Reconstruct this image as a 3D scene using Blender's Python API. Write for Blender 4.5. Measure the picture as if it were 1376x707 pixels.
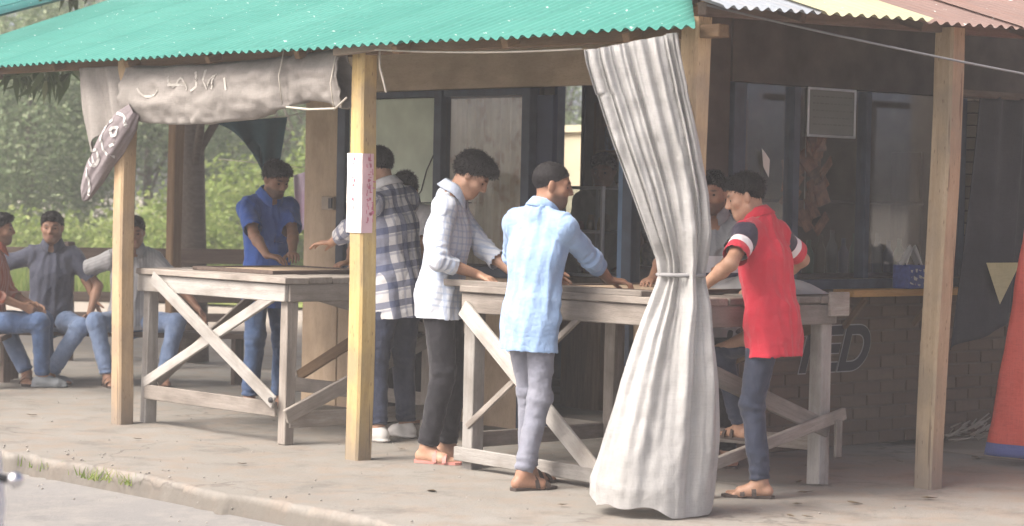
import bpy, bmesh, math, random
import numpy as np
from mathutils import Vector, Matrix, Euler, Quaternion
rad = math.radians
random.seed(7); rng = np.random.default_rng(7)
for o in list(bpy.data.objects): bpy.data.objects.remove(o)
SC = bpy.context.scene; COL = SC.collection
# world axes: +Y runs along the teal eave (away to the left), +X runs into the shop, corner post at the origin
# ------------------------------------------------------------------ camera, sky, sun, exposure
cam_d = bpy.data.cameras.new('camera'); cam = bpy.data.objects.new('camera', cam_d); COL.objects.link(cam)
cam_d.sensor_width = 36; cam_d.lens = 36 * 3100 / 1376; cam_d.clip_end = 900
CAM = Vector((-7.617, -7.190, 1.42)); FW2 = Vector((.672, .741)).normalized(); PITCH = rad(1.635)
fw = Vector((FW2.x * math.cos(PITCH), FW2.y * math.cos(PITCH), -math.sin(PITCH)))
rt = Vector((FW2.y, -FW2.x, 0)); up = rt.cross(fw)
ROLL = .02
r2 = rt * math.cos(ROLL) + up * math.sin(ROLL); u2 = up * math.cos(ROLL) - rt * math.sin(ROLL)
cam.matrix_world = Matrix(((r2.x, u2.x, -fw.x, CAM.x), (r2.y, u2.y, -fw.y, CAM.y), (r2.z, u2.z, -fw.z, CAM.z), (0, 0, 0, 1)))
cam_d.dof.use_dof = True; cam_d.dof.focus_distance = 12.2; cam_d.dof.aperture_fstop = 3.6
SC.camera = cam
W = bpy.data.worlds.new('World'); SC.world = W; W.use_nodes = True
nt = W.node_tree; bg = nt.nodes['Background']; sky = nt.nodes.new('ShaderNodeTexSky'); sky.sky_type = 'NISHITA'; sky.sun_disc = False
SUN_TO = Vector((-.62, .12, .77)).normalized()
sky.sun_elevation = math.asin(SUN_TO.z); sky.sun_rotation = math.atan2(SUN_TO.x, SUN_TO.y)
sky.air_density = .22; sky.dust_density = 5.0; sky.ozone_density = .0
nt.links.new(sky.outputs[0], bg.inputs[0]); bg.inputs[1].default_value = .15
sd = bpy.data.lights.new('sun', 'SUN'); sun = bpy.data.objects.new('sun', sd); COL.objects.link(sun)
sd.energy = 1.15; sd.angle = rad(26); sd.color = (1, .97, .91)
sun.rotation_euler = (-SUN_TO).to_track_quat('-Z', 'Y').to_euler(); sun.location = (-8, 0, 12)
SC.view_settings.view_transform = 'Standard'; SC.view_settings.look = 'None'; SC.view_settings.gamma = 1
SC.view_settings.use_curve_mapping = False; SC.view_settings.exposure = 1.65
# ------------------------------------------------------------------ materials
def sock(nt, v):
    return v
class NT:
    def __init__(s, name):
        s.m = bpy.data.materials.new(name); s.m.use_nodes = True; s.t = s.m.node_tree
        s.b = s.t.nodes['Principled BSDF']
    def n(s, typ, **kw):
        nd = s.t.nodes.new('ShaderNode' + typ)
        for k, v in kw.items(): setattr(nd, k, v)
        return nd
    def l(s, a, b): s.t.links.new(a, b)
    def val(s, sk, v):
        if hasattr(v, 'is_linked') or isinstance(v, bpy.types.NodeSocket): s.l(v, sk)
        else: sk.default_value = v
    def math(s, op, a, b=0.0, c=0.0):
        nd = s.n('Math', operation=op)
        for i, v in enumerate((a, b, c)):
            if i < len(nd.inputs): s.val(nd.inputs[i], v)
        return nd.outputs[0]
    def mix(s, f, a, b):
        nd = s.n('Mix', data_type='RGBA')
        s.val(nd.inputs[0], f)
        for sk, v in ((nd.inputs[6], a), (nd.inputs[7], b)):
            s.val(sk, v if isinstance(v, bpy.types.NodeSocket) else (*v[:3], 1))
        return nd.outputs[2]
    def noise(s, vec, scale, detail=4, rough=.55):
        nd = s.n('TexNoise'); nd.inputs['Scale'].default_value = scale; nd.inputs['Detail'].default_value = detail
        nd.inputs['Roughness'].default_value = rough
        if vec is not None: s.l(vec, nd.inputs['Vector'])
        return nd.outputs[0]
    def ramp(s, f, a, b):
        nd = s.n('MapRange'); nd.inputs[1].default_value = a; nd.inputs[2].default_value = b; s.val(nd.inputs[0], f); return nd.outputs[0]
    def obj(s, scale=(1, 1, 1), which='Object'):
        tc = s.n('TexCoord'); mp = s.n('Mapping'); mp.inputs['Scale'].default_value = scale; s.l(tc.outputs[which], mp.inputs[0]); return mp.outputs[0]
    def bump(s, h, strength, dist=.01):
        nd = s.n('Bump'); nd.inputs['Strength'].default_value = strength; nd.inputs['Distance'].default_value = dist; s.l(h, nd.inputs['Height']); s.l(nd.outputs[0], s.b.inputs['Normal'])
    def attr(s, name):
        nd = s.n('Attribute', attribute_name=name); return nd
    def done(s, col, rough=.7, spec=.35, metal=0.):
        s.val(s.b.inputs['Base Color'], col if isinstance(col, bpy.types.NodeSocket) else (*col[:3], 1))
        s.val(s.b.inputs['Roughness'], rough); s.b.inputs['Specular IOR Level'].default_value = spec; s.b.inputs['Metallic'].default_value = metal
        return s.m
MATS = {}
def wood(name, c1, c2, rough=.8, stain=None, grain=9., var=.25, bump=.35):
    t = NT(name); v = t.obj((1.6, grain * 2.2, grain * 2.2)); inf = t.n('ObjectInfo')
    vv = t.n('VectorMath', operation='ADD'); t.l(v, vv.inputs[0])
    cmb = t.n('CombineXYZ'); t.l(t.math('MULTIPLY', inf.outputs['Random'], 37.), cmb.inputs[0]); t.l(t.math('MULTIPLY', inf.outputs['Random'], 91.), cmb.inputs[1]); t.l(cmb.outputs[0], vv.inputs[1])
    g = t.noise(vv.outputs[0], 2.2, 6, .6); c = t.mix(t.ramp(g, .3, .7), c1, c2)
    big = t.noise(t.obj((2.2, 3, 3)), 1.3, 3); 
    if stain: c = t.mix(t.math('MULTIPLY', t.ramp(big, .48, .68), .75), c, stain)
    fine = t.noise(t.obj((14, 60, 60)), 3., 3); c = t.mix(t.math('MULTIPLY', t.ramp(fine, .5, .8), .35), c, tuple(x * .45 for x in c1))
    hs = t.n('HueSaturation'); t.l(c, hs.inputs['Color']); t.l(t.math('ADD', t.math('MULTIPLY', inf.outputs['Random'], var * 2), 1 - var), hs.inputs['Value'])
    t.bump(t.math('ADD', g, t.math('MULTIPLY', fine, .6)), bump, .006)
    return t.done(hs.outputs[0], rough, .25)
def grime(m):
    t = NT.__new__(NT); t.m = m; t.t = m.node_tree; t.b = t.t.nodes['Principled BSDF']; src = t.b.inputs['Base Color'].links[0].from_socket
    sp = t.n('SeparateXYZ'); t.l(t.obj(), sp.inputs[0]); n = t.noise(t.obj((1.5, 9, 9)), 3., 5)
    lo = t.ramp(t.math('ADD', sp.outputs[0], t.math('MULTIPLY', n, -.35)), .22, -.12); c = t.mix(t.math('MULTIPLY', lo, .7), src, (.19, .165, .14))
    cr = t.ramp(t.noise(t.obj((.9, 26, 26)), 1.6, 2), .66, .70); c = t.mix(t.math('MULTIPLY', cr, .7), c, (.10, .07, .045))
    vo = t.n('TexVoronoi'); t.l(t.obj((2.2, 9, 9)), vo.inputs['Vector']); kn = t.ramp(vo.outputs['Distance'], .16, .06); c = t.mix(t.math('MULTIPLY', kn, .75), c, (.13, .08, .045))
    t.l(c, t.b.inputs['Base Color']); return m
def plain(name, c, rough=.6, spec=.35, metal=0., ns=6., var=.18, bump=0., c2=None, bs=40.):
    t = NT(name); n = t.noise(t.obj(), ns, 5); cc = t.mix(t.ramp(n, .3, .7), tuple(x * (1 - var) for x in c), c2 or tuple(min(1, x * (1 + var)) for x in c))
    if bump: t.bump(t.noise(t.obj(), bs, 4), bump, .008)
    return t.done(cc, rough, spec, metal)
M = MATS
M['post'] = wood('post_wood', (.36, .25, .14), (.46, .345, .21), stain=(.27, .21, .15), bump=.3)
M['post_y'] = wood('post_yellow', (.44, .31, .12), (.54, .41, .19), stain=(.31, .24, .15), bump=.3)
M['post_pale'] = wood('post_pale', (.38, .29, .18), (.48, .385, .26), stain=(.30, .25, .18), bump=.3)
for q_ in ('post', 'post_y', 'post_pale'): grime(M[q_])
M['grey_wood'] = wood('weathered_wood', (.21, .185, .158), (.31, .28, .245), stain=(.15, .13, .11), bump=.6)
M['white_wood'] = wood('limewashed_wood', (.30, .285, .26), (.40, .385, .355), stain=(.20, .18, .155), bump=.5)
M['dark_wood'] = wood('dark_wood', (.075, .055, .045), (.13, .10, .08), bump=.4)
M['brown_wood'] = wood('brown_wood', (.16, .10, .055), (.24, .16, .09), bump=.4)
M['ledge_wood'] = wood('ledge_wood', (.46, .24, .07), (.56, .33, .12), bump=.3, var=.1)
M['ply'] = wood('plywood', (.44, .33, .22), (.54, .42, .295), stain=(.36, .27, .18), grain=3., var=.08, bump=.15)
M['frame'] = plain('window_frame_paint', (.045, .06, .085), .55, var=.3, ns=9)
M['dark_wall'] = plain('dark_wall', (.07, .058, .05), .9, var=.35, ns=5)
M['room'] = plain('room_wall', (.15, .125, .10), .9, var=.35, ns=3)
M['rope'] = plain('rope', (.45, .42, .36), .9)
M['wire'] = plain('wire', (.16, .16, .165), .6)
M['steel'] = plain('chrome', (.6, .6, .62), .22, .5, 1.)
M['blackplastic'] = plain('black_plastic', (.03, .03, .032), .45)
M['whitepaint'] = plain('white_paint', (.75, .76, .78), .3, .5, var=.05)
M['paper'] = plain('paper', (.70, .69, .64), .85, var=.07)
M['redink'] = plain('red_ink', (.50, .17, .22), .85)
M['bluebox'] = plain('blue_box', (.07, .10, .30), .55, var=.35, ns=26)
M['leaf_dry'] = plain('dry_leaf', (.10, .075, .045), .85)
M['brick_mortar'] = plain('mortar', (.115, .090, .068), .95, bump=.4)
def glass(name, tint=(.5, .55, .55), a=.5):
    t = NT(name); t.b.inputs['Transmission Weight'].default_value = 0
    tr = t.n('BsdfTransparent'); tr.inputs[0].default_value = (*tint, 1); gl = t.n('BsdfGlossy'); gl.inputs['Roughness'].default_value = .06; gl.inputs[0].default_value = (.8, .82, .85, 1)
    lw = t.n('LayerWeight'); lw.inputs[0].default_value = .25
    dust = t.n('BsdfDiffuse'); dust.inputs[0].default_value = (.35, .34, .32, 1)
    ms = t.n('MixShader'); t.l(t.math('MULTIPLY', lw.outputs[1], .42), ms.inputs[0]); t.l(tr.outputs[0], ms.inputs[1]); t.l(gl.outputs[0], ms.inputs[2])
    m2 = t.n('MixShader'); t.l(t.math('MULTIPLY', t.ramp(t.noise(t.obj(), 3.5, 5), .35, .75), a), m2.inputs[0]); t.l(ms.outputs[0], m2.inputs[1]); t.l(dust.outputs[0], m2.inputs[2])
    t.l(m2.outputs[0], t.t.nodes['Material Output'].inputs[0]); return t.m
M['glass'] = glass('dusty_glass', (.95, .96, .96), .12)
M['glass_clear'] = glass('case_glass', (.8, .84, .84), .12)
def m_roof(name, c, c2, rust=None, rough=.42):
    t = NT(name); n = t.noise(t.obj((1, 1, 1)), 1.4, 5); cc = t.mix(t.ramp(n, .35, .7), c, c2)
    sp = t.noise(t.obj((1, .5, 1)), 38., 2); cc = t.mix(t.math('MULTIPLY', t.ramp(sp, .70, .74), .6), cc, (.6, .66, .62))
    st = t.noise(t.obj((9, 1., 1)), 2., 4); cc = t.mix(t.math('MULTIPLY', t.ramp(st, .5, .8), .35), cc, rust or tuple(x * .6 for x in c))
    t.bump(t.noise(t.obj(), 12, 3), .06, .01)
    return t.done(cc, max(rough, .75), .12)
M['teal'] = m_roof('teal_sheet', (.055, .205, .17), (.072, .24, .20))
M['teal_dark'] = m_roof('dark_teal_sheet', (.035, .16, .16), (.05, .20, .19))
M['zinc'] = m_roof('zinc_sheet', (.20, .225, .25), (.26, .28, .30), (.3, .25, .2))
M['cream'] = m_roof('cream_sheet', (.31, .31, .20), (.36, .355, .245), (.40, .33, .2))
M['rustroof'] = m_roof('rusty_sheet', (.17, .12, .105), (.22, .155, .135), (.24, .12, .08), .7)
def m_ground(name, c1, c2, patch, dirt, bump=.5, cracks=False):
    t = NT(name); p = t.obj()
    a = t.noise(p, .9, 6, .6); b = t.noise(p, 4.5, 6, .62); f = t.noise(p, 60, 4, .7)
    c = t.mix(t.ramp(a, .35, .65), c1, c2)
    c = t.mix(t.math('MULTIPLY', t.ramp(b, .46, .62), .75), c, patch)
    c = t.mix(t.math('MULTIPLY', t.ramp(t.noise(p, 2.1, 8, .72), .52, .64), .7), c, dirt)
    c = t.mix(t.math('MULTIPLY', t.ramp(f, .55, .75), .4), c, tuple(x * .55 for x in c1))
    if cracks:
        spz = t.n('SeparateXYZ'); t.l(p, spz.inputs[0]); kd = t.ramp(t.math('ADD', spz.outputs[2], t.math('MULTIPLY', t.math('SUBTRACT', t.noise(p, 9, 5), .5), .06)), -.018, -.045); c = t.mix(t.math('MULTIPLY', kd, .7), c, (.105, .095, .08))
        vo = t.n('TexVoronoi', feature='DISTANCE_TO_EDGE'); vo.inputs['Scale'].default_value = .75; vm = t.n('VectorMath', operation='ADD'); t.l(p, vm.inputs[0]); nc = t.n('TexNoise'); nc.inputs['Scale'].default_value = 3.; nc.inputs['Detail'].default_value = 6; t.l(p, nc.inputs['Vector']); sc_ = t.n('VectorMath', operation='SCALE'); t.l(nc.outputs['Color'], sc_.inputs[0]); sc_.inputs['Scale'].default_value = .5; t.l(sc_.outputs[0], vm.inputs[1]); t.l(vm.outputs[0], vo.inputs['Vector'])
        ck = t.math('MULTIPLY', t.ramp(vo.outputs['Distance'], .010, .002), t.ramp(t.noise(p, 1.1, 3), .45, .6)); c = t.mix(t.math('MULTIPLY', ck, .65), c, (.10, .09, .08))
    t.bump(t.math('ADD', t.math('MULTIPLY', f, .6), b), bump, .012)
    return t.done(c, .93, .15)
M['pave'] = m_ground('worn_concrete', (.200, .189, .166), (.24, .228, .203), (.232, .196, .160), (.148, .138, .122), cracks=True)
M['road'] = m_ground('grey_asphalt', (.19, .185, .178), (.22, .215, .205), (.245, .235, .215), (.15, .145, .14))
M['earth'] = m_ground('pale_earth', (.30, .27, .225), (.36, .325, .275), (.32, .27, .21), (.24, .21, .165))
M['lawn'] = m_ground('lawn_soil', (.16, .22, .055), (.24, .29, .08), (.28, .28, .10), (.12, .16, .05))
def m_leaf(name, c1, c2, c3, tr=.5, rough=.5):
    t = NT(name); a = t.attr('rnd'); s = t.n('SeparateXYZ'); t.l(a.outputs['Vector'], s.inputs[0])
    c = t.mix(s.outputs[0], c1, c2); c = t.mix(t.ramp(s.outputs[1], .75, 1.), c, c3)
    m = t.done(c, rough, .3); t.b.inputs['Transmission Weight'].default_value = 0
    tl = t.n('BsdfTranslucent'); t.l(c, tl.inputs[0]); ms = t.n('MixShader'); ms.inputs[0].default_value = tr
    t.l(t.b.outputs[0], ms.inputs[1]); t.l(tl.outputs[0], ms.inputs[2]); t.l(ms.outputs[0], t.t.nodes['Material Output'].inputs[0]); return m
M['leaf_grey'] = m_leaf('dusty_leaves', (.13, .19, .10), (.25, .32, .17), (.46, .50, .32))
M['leaf_yellow'] = m_leaf('yellow_green_leaves', (.18, .26, .06), (.30, .37, .11), (.44, .47, .19))
M['leaf_dark'] = m_leaf('dark_green_leaves', (.09, .14, .07), (.17, .23, .12), (.30, .35, .20))
M['grass'] = m_leaf('grass_blades', (.12, .20, .03), (.22, .29, .06), (.36, .36, .13))
M['bark'] = wood('bark', (.10, .08, .065), (.16, .135, .11), bump=.9)
# ------------------------------------------------------------------ object helpers
WM = {}
def link(o, parent=None, world=None):
    COL.objects.link(o)
    w = world if world is not None else Matrix.Identity(4)
    WM[o.name] = w
    if parent is not None:
        o.parent = parent; o.matrix_local = WM[parent.name].inverted() @ w
    else: o.matrix_world = w
    return o
def tag(o, label=None, cat=None, group=None, kind=None):
    for k, v in (('label', label), ('category', cat), ('group', group), ('kind', kind)):
        if v: o[k] = v
    return o
def thing(name, label, cat, loc=(0, 0, 0), rz=0, group=None):
    o = bpy.data.objects.new(name, None); o.empty_display_size = .1
    link(o, None, Matrix.Translation(loc) @ Matrix.Rotation(rz, 4, 'Z')); return tag(o, label, cat, group)
def npmesh(name, V, F, mat, smooth=True, attrs=None):
    """V (n,3), F (m,3|4) arrays or list of tuples"""
    me = bpy.data.meshes.new(name)
    if isinstance(F, np.ndarray):
        V = np.asarray(V, np.float32); F = np.asarray(F, np.int32); k = F.shape[1]
        me.vertices.add(len(V)); me.vertices.foreach_set('co', V.ravel())
        me.loops.add(F.size); me.loops.foreach_set('vertex_index', F.ravel())
        me.polygons.add(len(F)); me.polygons.foreach_set('loop_start', np.arange(0, F.size, k, dtype=np.int32))
        try: me.polygons.foreach_set('loop_total', np.full(len(F), k, np.int32))
        except Exception: pass
        me.update(calc_edges=True)
    else:
        me.from_pydata([tuple(v) for v in V], [], F)
    me.materials.append(mat)
    if smooth: me.polygons.foreach_set('use_smooth', np.ones(len(me.polygons), bool))
    if attrs:
        for nm, arr in attrs.items():
            arr = np.asarray(arr, np.float32)
            a = me.attributes.new(nm, 'FLOAT_VECTOR', 'POINT'); a.data.foreach_set('vector', arr.ravel())
    me.validate(); me.update(); return me
def mob(name, V, F, mat, parent=None, smooth=True, attrs=None, world=None):
    """verts given in world (or in `world` frame)"""
    return link(bpy.data.objects.new(name, npmesh(name, V, F, mat, smooth, attrs)), parent, world)
def box_data(l, w, t, bev=.004, wob=0.):
    bm = bmesh.new(); bmesh.ops.create_cube(bm, size=1)
    for v in bm.verts: v.co = Vector((v.co.x * l, v.co.y * w, v.co.z * t))
    if wob:
        for v in bm.verts: v.co += Vector((random.uniform(-wob, wob), random.uniform(-wob, wob), random.uniform(-wob, wob)))
    if bev: bmesh.ops.bevel(bm, geom=list(bm.edges), offset=bev, segments=1, affect='EDGES')
    me = bpy.data.meshes.new('board'); bm.to_mesh(me); bm.free(); return me
BOXC = {}
def board(name, p0, p1, w, t, mat, parent=None, upv=(0, 0, 1), bev=.004, wob=.003, share=None):
    """box from p0 to p1 (world), width w across, thickness t along upv"""
    p0 = Vector(p0); p1 = Vector(p1); d = p1 - p0; L = d.length; x = d.normalized(); z = Vector(upv); z = (z - x * z.dot(x))
    if z.length < 1e-4: z = Vector((0, 1, 0)) - x * x.y
    z.normalize(); y = z.cross(x); c = (p0 + p1) / 2
    key = (round(L, 3), w, t, mat.name) if share else None
    if key and key in BOXC: me = BOXC[key]
    else:
        me = box_data(L, w, t, min(bev, w * .3, t * .3), min(wob, t * .2)); me.materials.append(mat)
        if key: BOXC[key] = me
    return link(bpy.data.objects.new(name, me), parent, Matrix(((x.x, y.x, z.x, c.x), (x.y, y.y, z.y, c.y), (x.z, y.z, z.z, c.z), (0, 0, 0, 1))))
def bx(name, x0, x1, y0, y1, z0, z1, mat, parent=None, bev=.003, wob=0.):
    """axis aligned box; long axis becomes local X"""
    d = (x1 - x0, y1 - y0, z1 - z0); c = ((x0 + x1) / 2, (y0 + y1) / 2, (z0 + z1) / 2); i = d.index(max(d))
    if i == 0: return board(name, (x0, c[1], c[2]), (x1, c[1], c[2]), d[1], d[2], mat, parent, (0, 0, 1), bev, wob)
    if i == 1: return board(name, (c[0], y0, c[2]), (c[0], y1, c[2]), d[0], d[2], mat, parent, (0, 0, 1), bev, wob)
    return board(name, (c[0], c[1], z0), (c[0], c[1], z1), d[0], d[1], mat, parent, (0, 1, 0), bev, wob)
def tube_data(P, R, n=8, flat=None):
    P = [Vector(p) for p in P]; V = []; F = []; prev = None
    for i, p in enumerate(P):
        d = (P[min(i + 1, len(P) - 1)] - P[max(i - 1, 0)]).normalized()
        a = prev if prev is not None else (Vector((0, 0, 1)) if abs(d.z) < .9 else Vector((1, 0, 0)))
        a = (a - d * a.dot(d)).normalized(); prev = a; b = d.cross(a); r = R[i] if hasattr(R, '__len__') else R
        for k in range(n):
            t = 2 * math.pi * k / n; V.append(p + a * (r * math.cos(t)) + b * (r * math.sin(t)))
    for i in range(len(P) - 1):
        for k in range(n): F.append((i * n + k, i * n + (k + 1) % n, (i + 1) * n + (k + 1) % n, (i + 1) * n + k))
    F.append(tuple(range(n))[::-1]); F.append(tuple((len(P) - 1) * n + k for k in range(n))); return V, F
def tube(name, P, R, mat, parent=None, n=8):
    V, F = tube_data(P, R, n); return mob(name, V, F, mat, parent)
def hash3(i, j, k, seed):
    h = (i * 374761393 + j * 668265263 + k * 1274126177 + seed * 974711) & 0xffffffff
    h = ((h ^ (h >> 13)) * 1274126177) & 0xffffffff; return ((h ^ (h >> 16)) & 0xffff) / 65535.
def vn(p, seed=0):
    """value noise, p (n,3) -> [-1,1]"""
    p = np.asarray(p, np.float64); f = np.floor(p); t = p - f; t = t * t * (3 - 2 * t); i = f.astype(np.int64)
    r = 0
    for a in (0, 1):
        for b in (0, 1):
            for c in (0, 1):
                w = (t[:, 0] if a else 1 - t[:, 0]) * (t[:, 1] if b else 1 - t[:, 1]) * (t[:, 2] if c else 1 - t[:, 2])
                r = r + w * hash3(i[:, 0] + a, i[:, 1] + b, i[:, 2] + c, seed)
    return r * 2 - 1
def grid_faces(nu, nv, wrap=False):
    i = np.arange(nu - 1)[:, None]; j = np.arange(nv if wrap else nv - 1)[None, :]; j2 = (j + 1) % nv
    return np.stack([(i * nv + j), (i * nv + j2), ((i + 1) * nv + j2), ((i + 1) * nv + j)], -1).reshape(-1, 4)
# ------------------------------------------------------------------ setting: ground, road, pavement, lawn
KX = -1.30
xs = np.array([-400, -60, -20, KX + .35, KX + .55, 3, 8, 20, 60, 400.]); ys = np.array([-400, -60, -20, -5, 0, 5, 12, 25, 60, 400.])
GX, GY = np.meshgrid(xs, ys, indexing='ij'); GZ = np.where(GX < KX + .4, -.16, -.035)
tag(mob('ground', np.stack([GX, GY, GZ], -1).reshape(-1, 3), grid_faces(10, 10), M['earth'], smooth=False), kind='structure')
# road beside the kerb
xs = np.linspace(-9, KX - .02, 60); ys = np.linspace(-30, 60, 91); GX, GY = np.meshgrid(xs, ys, indexing='ij')
p = np.stack([GX, GY, GX * 0], -1).reshape(-1, 3); p[:, 2] = -.110 + .006 * vn(p * 1.3, 3) + .012 * np.exp(-((p[:, 0] - KX) / .25) ** 2)
tag(mob('road', p, grid_faces(60, 91), M['road']), kind='structure')
# worn concrete pavement with a crumbling kerb edge
xs = np.concatenate([np.linspace(KX - .16, KX + .35, 40), np.linspace(KX + .39, 3.2, 70)]); ys = np.linspace(-2.5, 9.5, 420)
GX, GY = np.meshgrid(xs, ys, indexing='ij'); p = np.stack([GX, GY, GX * 0], -1).reshape(-1, 3)
q = p.copy(); q[:, 0] *= .4
edge = KX + .015 + .05 * vn(np.stack([p[:, 0] * 0, p[:, 1] * 2.1, p[:, 0] * 0], -1), 5) + .035 * vn(np.stack([p[:, 0] * 3, p[:, 1] * 7.5, p[:, 0] * 0], -1), 6) + .02 * vn(p * 22, 8)
s = np.clip((p[:, 0] - edge) / .075 + .5, 0, 1); s = s * s * (3 - 2 * s)
wear = np.clip(1 - (p[:, 0] - KX) / .6, 0, 1) ** 2
p[:, 2] = -.125 + s * .125 + (.006 * vn(p * 1.7, 1) + .004 * vn(p * 6, 2)) * np.clip((p[:, 0] - KX) / .3, 0, 1) - wear * .014 * (vn(p * 3.1, 9) * .5 + .5) + (1 - np.abs(2 * s - 1)) * .02 * vn(p * 26, 4)
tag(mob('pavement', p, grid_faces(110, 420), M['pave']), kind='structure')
# sunny lawn behind the shop
cA = Vector((CAM.x, CAM.y)); sideV = Vector((FW2.y, -FW2.x))
def DP(depth, lat, z=0): 
    q = cA + FW2 * depth + sideV * lat; return Vector((q.x, q.y, z))
Vl = []; n1 = 40
for i in range(n1):
    lat = -40 + 60 * i / (n1 - 1); e = 29 + 1.2 * math.sin(lat * .9) + .5 * math.sin(lat * 3.1)
    Vl += [DP(e, lat, .004), DP(e + 4, lat, .03), DP(75, lat, .5)]
tag(mob('lawn', Vl, [(i * 3 + k, i * 3 + 3 + k, i * 3 + 4 + k, i * 3 + 1 + k) for i in range(n1 - 1) for k in (0, 1)], M['lawn']), kind='structure')
def blades(n, fpos, h0, h1, w, seed, lean=.35):
    r = np.random.default_rng(seed); P = fpos(r, n); h = r.uniform(h0, h1, n); a = r.uniform(0, 6.28, n); ln = r.uniform(0, lean, n) * h; b = r.uniform(0, 6.28, n)
    dx = np.stack([np.cos(a) * w, np.sin(a) * w, 0 * a], -1); top = P + np.stack([np.cos(b) * ln, np.sin(b) * ln, h], -1)
    V = np.stack([P - dx, P + dx, top + dx * .15, top - dx * .15], 1).reshape(-1, 3); F = np.arange(n * 4).reshape(-1, 4)
    rn = np.repeat(r.random((n, 3)), 4, 0); return V, F, rn
def lawnpos(r, n):
    d = 29.5 + 26 * r.random(n) ** 1.6; lat = r.uniform(-.24, .02, n) * d - .5
    q = np.array([cA.x, cA.y]) + d[:, None] * np.array([FW2.x, FW2.y]) + lat[:, None] * np.array([sideV.x, sideV.y])
    return np.concatenate([q, np.maximum(.03, (d - 33) * .0115)[:, None]], 1)
V, F, rn = blades(26000, lawnpos, .10, .34, .012, 11)
tag(mob('grass', V, F, M['grass'], None, False, {'rnd': rn}), 'long sunny yellow green grass on the lawn behind the fence', 'grass', kind='stuff')
# ------------------------------------------------------------------ the shop
shop = thing('tea_shop', 'timber and brick roadside shop with teal tin roof and open veranda', 'shop', (0, 0, 0))
def post(name, x, y, z1, w, mat, lean=(0, 0)):
    V = []; n = 12; z0 = -.02; ph = random.random() * 9
    prof = [(1, -.78), (1, .78), (.78, 1), (-.78, 1), (-1, .78), (-1, -.78), (-.78, -1), (.78, -1)]
    for i in range(n):
        t = i / (n - 1); z = z1 * t; j = 1 + .035 * math.sin(3.1 * t + ph) + random.uniform(-.02, .02)
        V += [(a * w / 2 * j, b * w / 2 * j, 0) for a, b in prof]
        for k in range(8): V[-8 + k] = (z + 0., V[-8 + k][0] + lean[0] * t + .008 * math.sin(4 * t + ph), V[-8 + k][1] + lean[1] * t + .008 * math.cos(5 * t + ph))
    F = [(i * 8 + k, i * 8 + (k + 1) % 8, i * 8 + 8 + (k + 1) % 8, i * 8 + 8 + k) for i in range(n - 1) for k in range(8)] + [tuple(range(7, -1, -1)), tuple((n - 1) * 8 + k for k in range(8))]
    # local X runs up the post so the grain follows it
    return mob(name, V, F, mat, shop, False, None, Matrix(((0, 1, 0, x), (0, 0, 1, y), (1, 0, 0, z0), (0, 0, 0, 1))))
post_l = post('post', 0, 4.70, 2.22, .105, M['post'], (.0, -.02))
post_m = post('post', .03, 2.44, 2.22, .108, M['post_y'], (.0, -.02))
post_c = post('post', .02, .02, 2.27, .11, M['post'], (0, .0))
post_r = post('post', 1.745, -.03, 2.33, .112, M['post_pale'], (.03, -.03))
post('post', .0, 6.95, 2.2, .1, M['post'])
post('post', 2.75, 8.25, 2.95, .10, M['brown_wood'])
# paper bill wrapped round the yellow post
V = []; 
for i in range(9):
    z = 1.225 + .42 * i / 8
    for a, b in ((.2, -1.06), (-1.03, -1.06), (-1.06, -1.03), (-1.06, .98), (-.98, 1.06), (-.2, 1.06)):
        V.append((.034 + a * .062 + random.uniform(-.002, .002), 2.431 + b * .062, z + (.012 * math.sin(a * 5 + b * 3) if i in (0, 8) else 0)))
bill = mob('poster', V, [(i * 6 + k, i * 6 + k + 1, i * 6 + 7 + k, i * 6 + 6 + k) for i in range(8) for k in range(5)], M['paper'], shop, False); bill.data.materials.append(plain('pink_paper', (.62, .42, .44), .85, var=.1)); [setattr(p_, 'material_index', 1) for q_, p_ in enumerate(bill.data.polygons) if q_ % 5 < 1]
tag(bill, 'torn white and pink paper bill wrapped round the yellow post')
Vp = []; Fp = []
def quad(V, F, a, b, c, d): n = len(V); V += [a, b, c, d]; F.append((n, n + 1, n + 2, n + 3))
for i in range(10):   # faded red lettering: a column of clustered strokes on the pink half, a few on the white half
    z = 1.26 + i * .037
    for j in range(5):
        o1 = random.uniform(-.026, .022); dz_ = random.uniform(0, .024); ln = random.uniform(.006, .020); hz_ = random.choice((.005, .006, .016))
        if random.random() < .45: ln, hz_ = .005, .02
        quad(Vp, Fp, (.020 + o1, 2.3620, z + dz_), (.020 + o1 + ln, 2.3620, z + dz_ + random.uniform(-.004, .004)), (.020 + o1 + ln, 2.3620, z + dz_ + hz_), (.020 + o1, 2.3620, z + dz_ + hz_))
        if j < 2 and i % 3 != 1: quad(Vp, Fp, (-.0335, 2.436 + o1, z + dz_), (-.0335, 2.436 + o1 + ln, z + dz_), (-.0335, 2.436 + o1 + ln, z + dz_ + hz_), (-.0335, 2.436 + o1, z + dz_ + hz_))
tag(mob('lettering', Vp, Fp, M['redink'], bill, False), kind='stuff')
# beams under the eaves
board('beam', (.02, -.15, 2.185), (.02, 7.3, 2.185), .07, .06, M['brown_wood'], shop)
board('beam', (-.12, 2.50, 2.165), (-.05, 2.02, 2.20), .045, .04, M['post_pale'], shop)
board('beam', (.0, -.03, 2.285), (5.2, -.03, 2.375), .06, .06, M['dark_wood'], shop)
for i in range(9):
    y = .35 + i * .84; board('rafter', (-.10, y, 2.165), (2.0, y, 2.165 + 2.10 * .35), .045, .045, M['brown_wood'], shop)
for i in range(6):
    x = .5 + i * .9; board('rafter', (x, -.20, 2.262 + .018 * x), (x, 1.6, 2.262 + .018 * x + 1.80 * .30), .045, .045, M['dark_wood'], shop)
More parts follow.
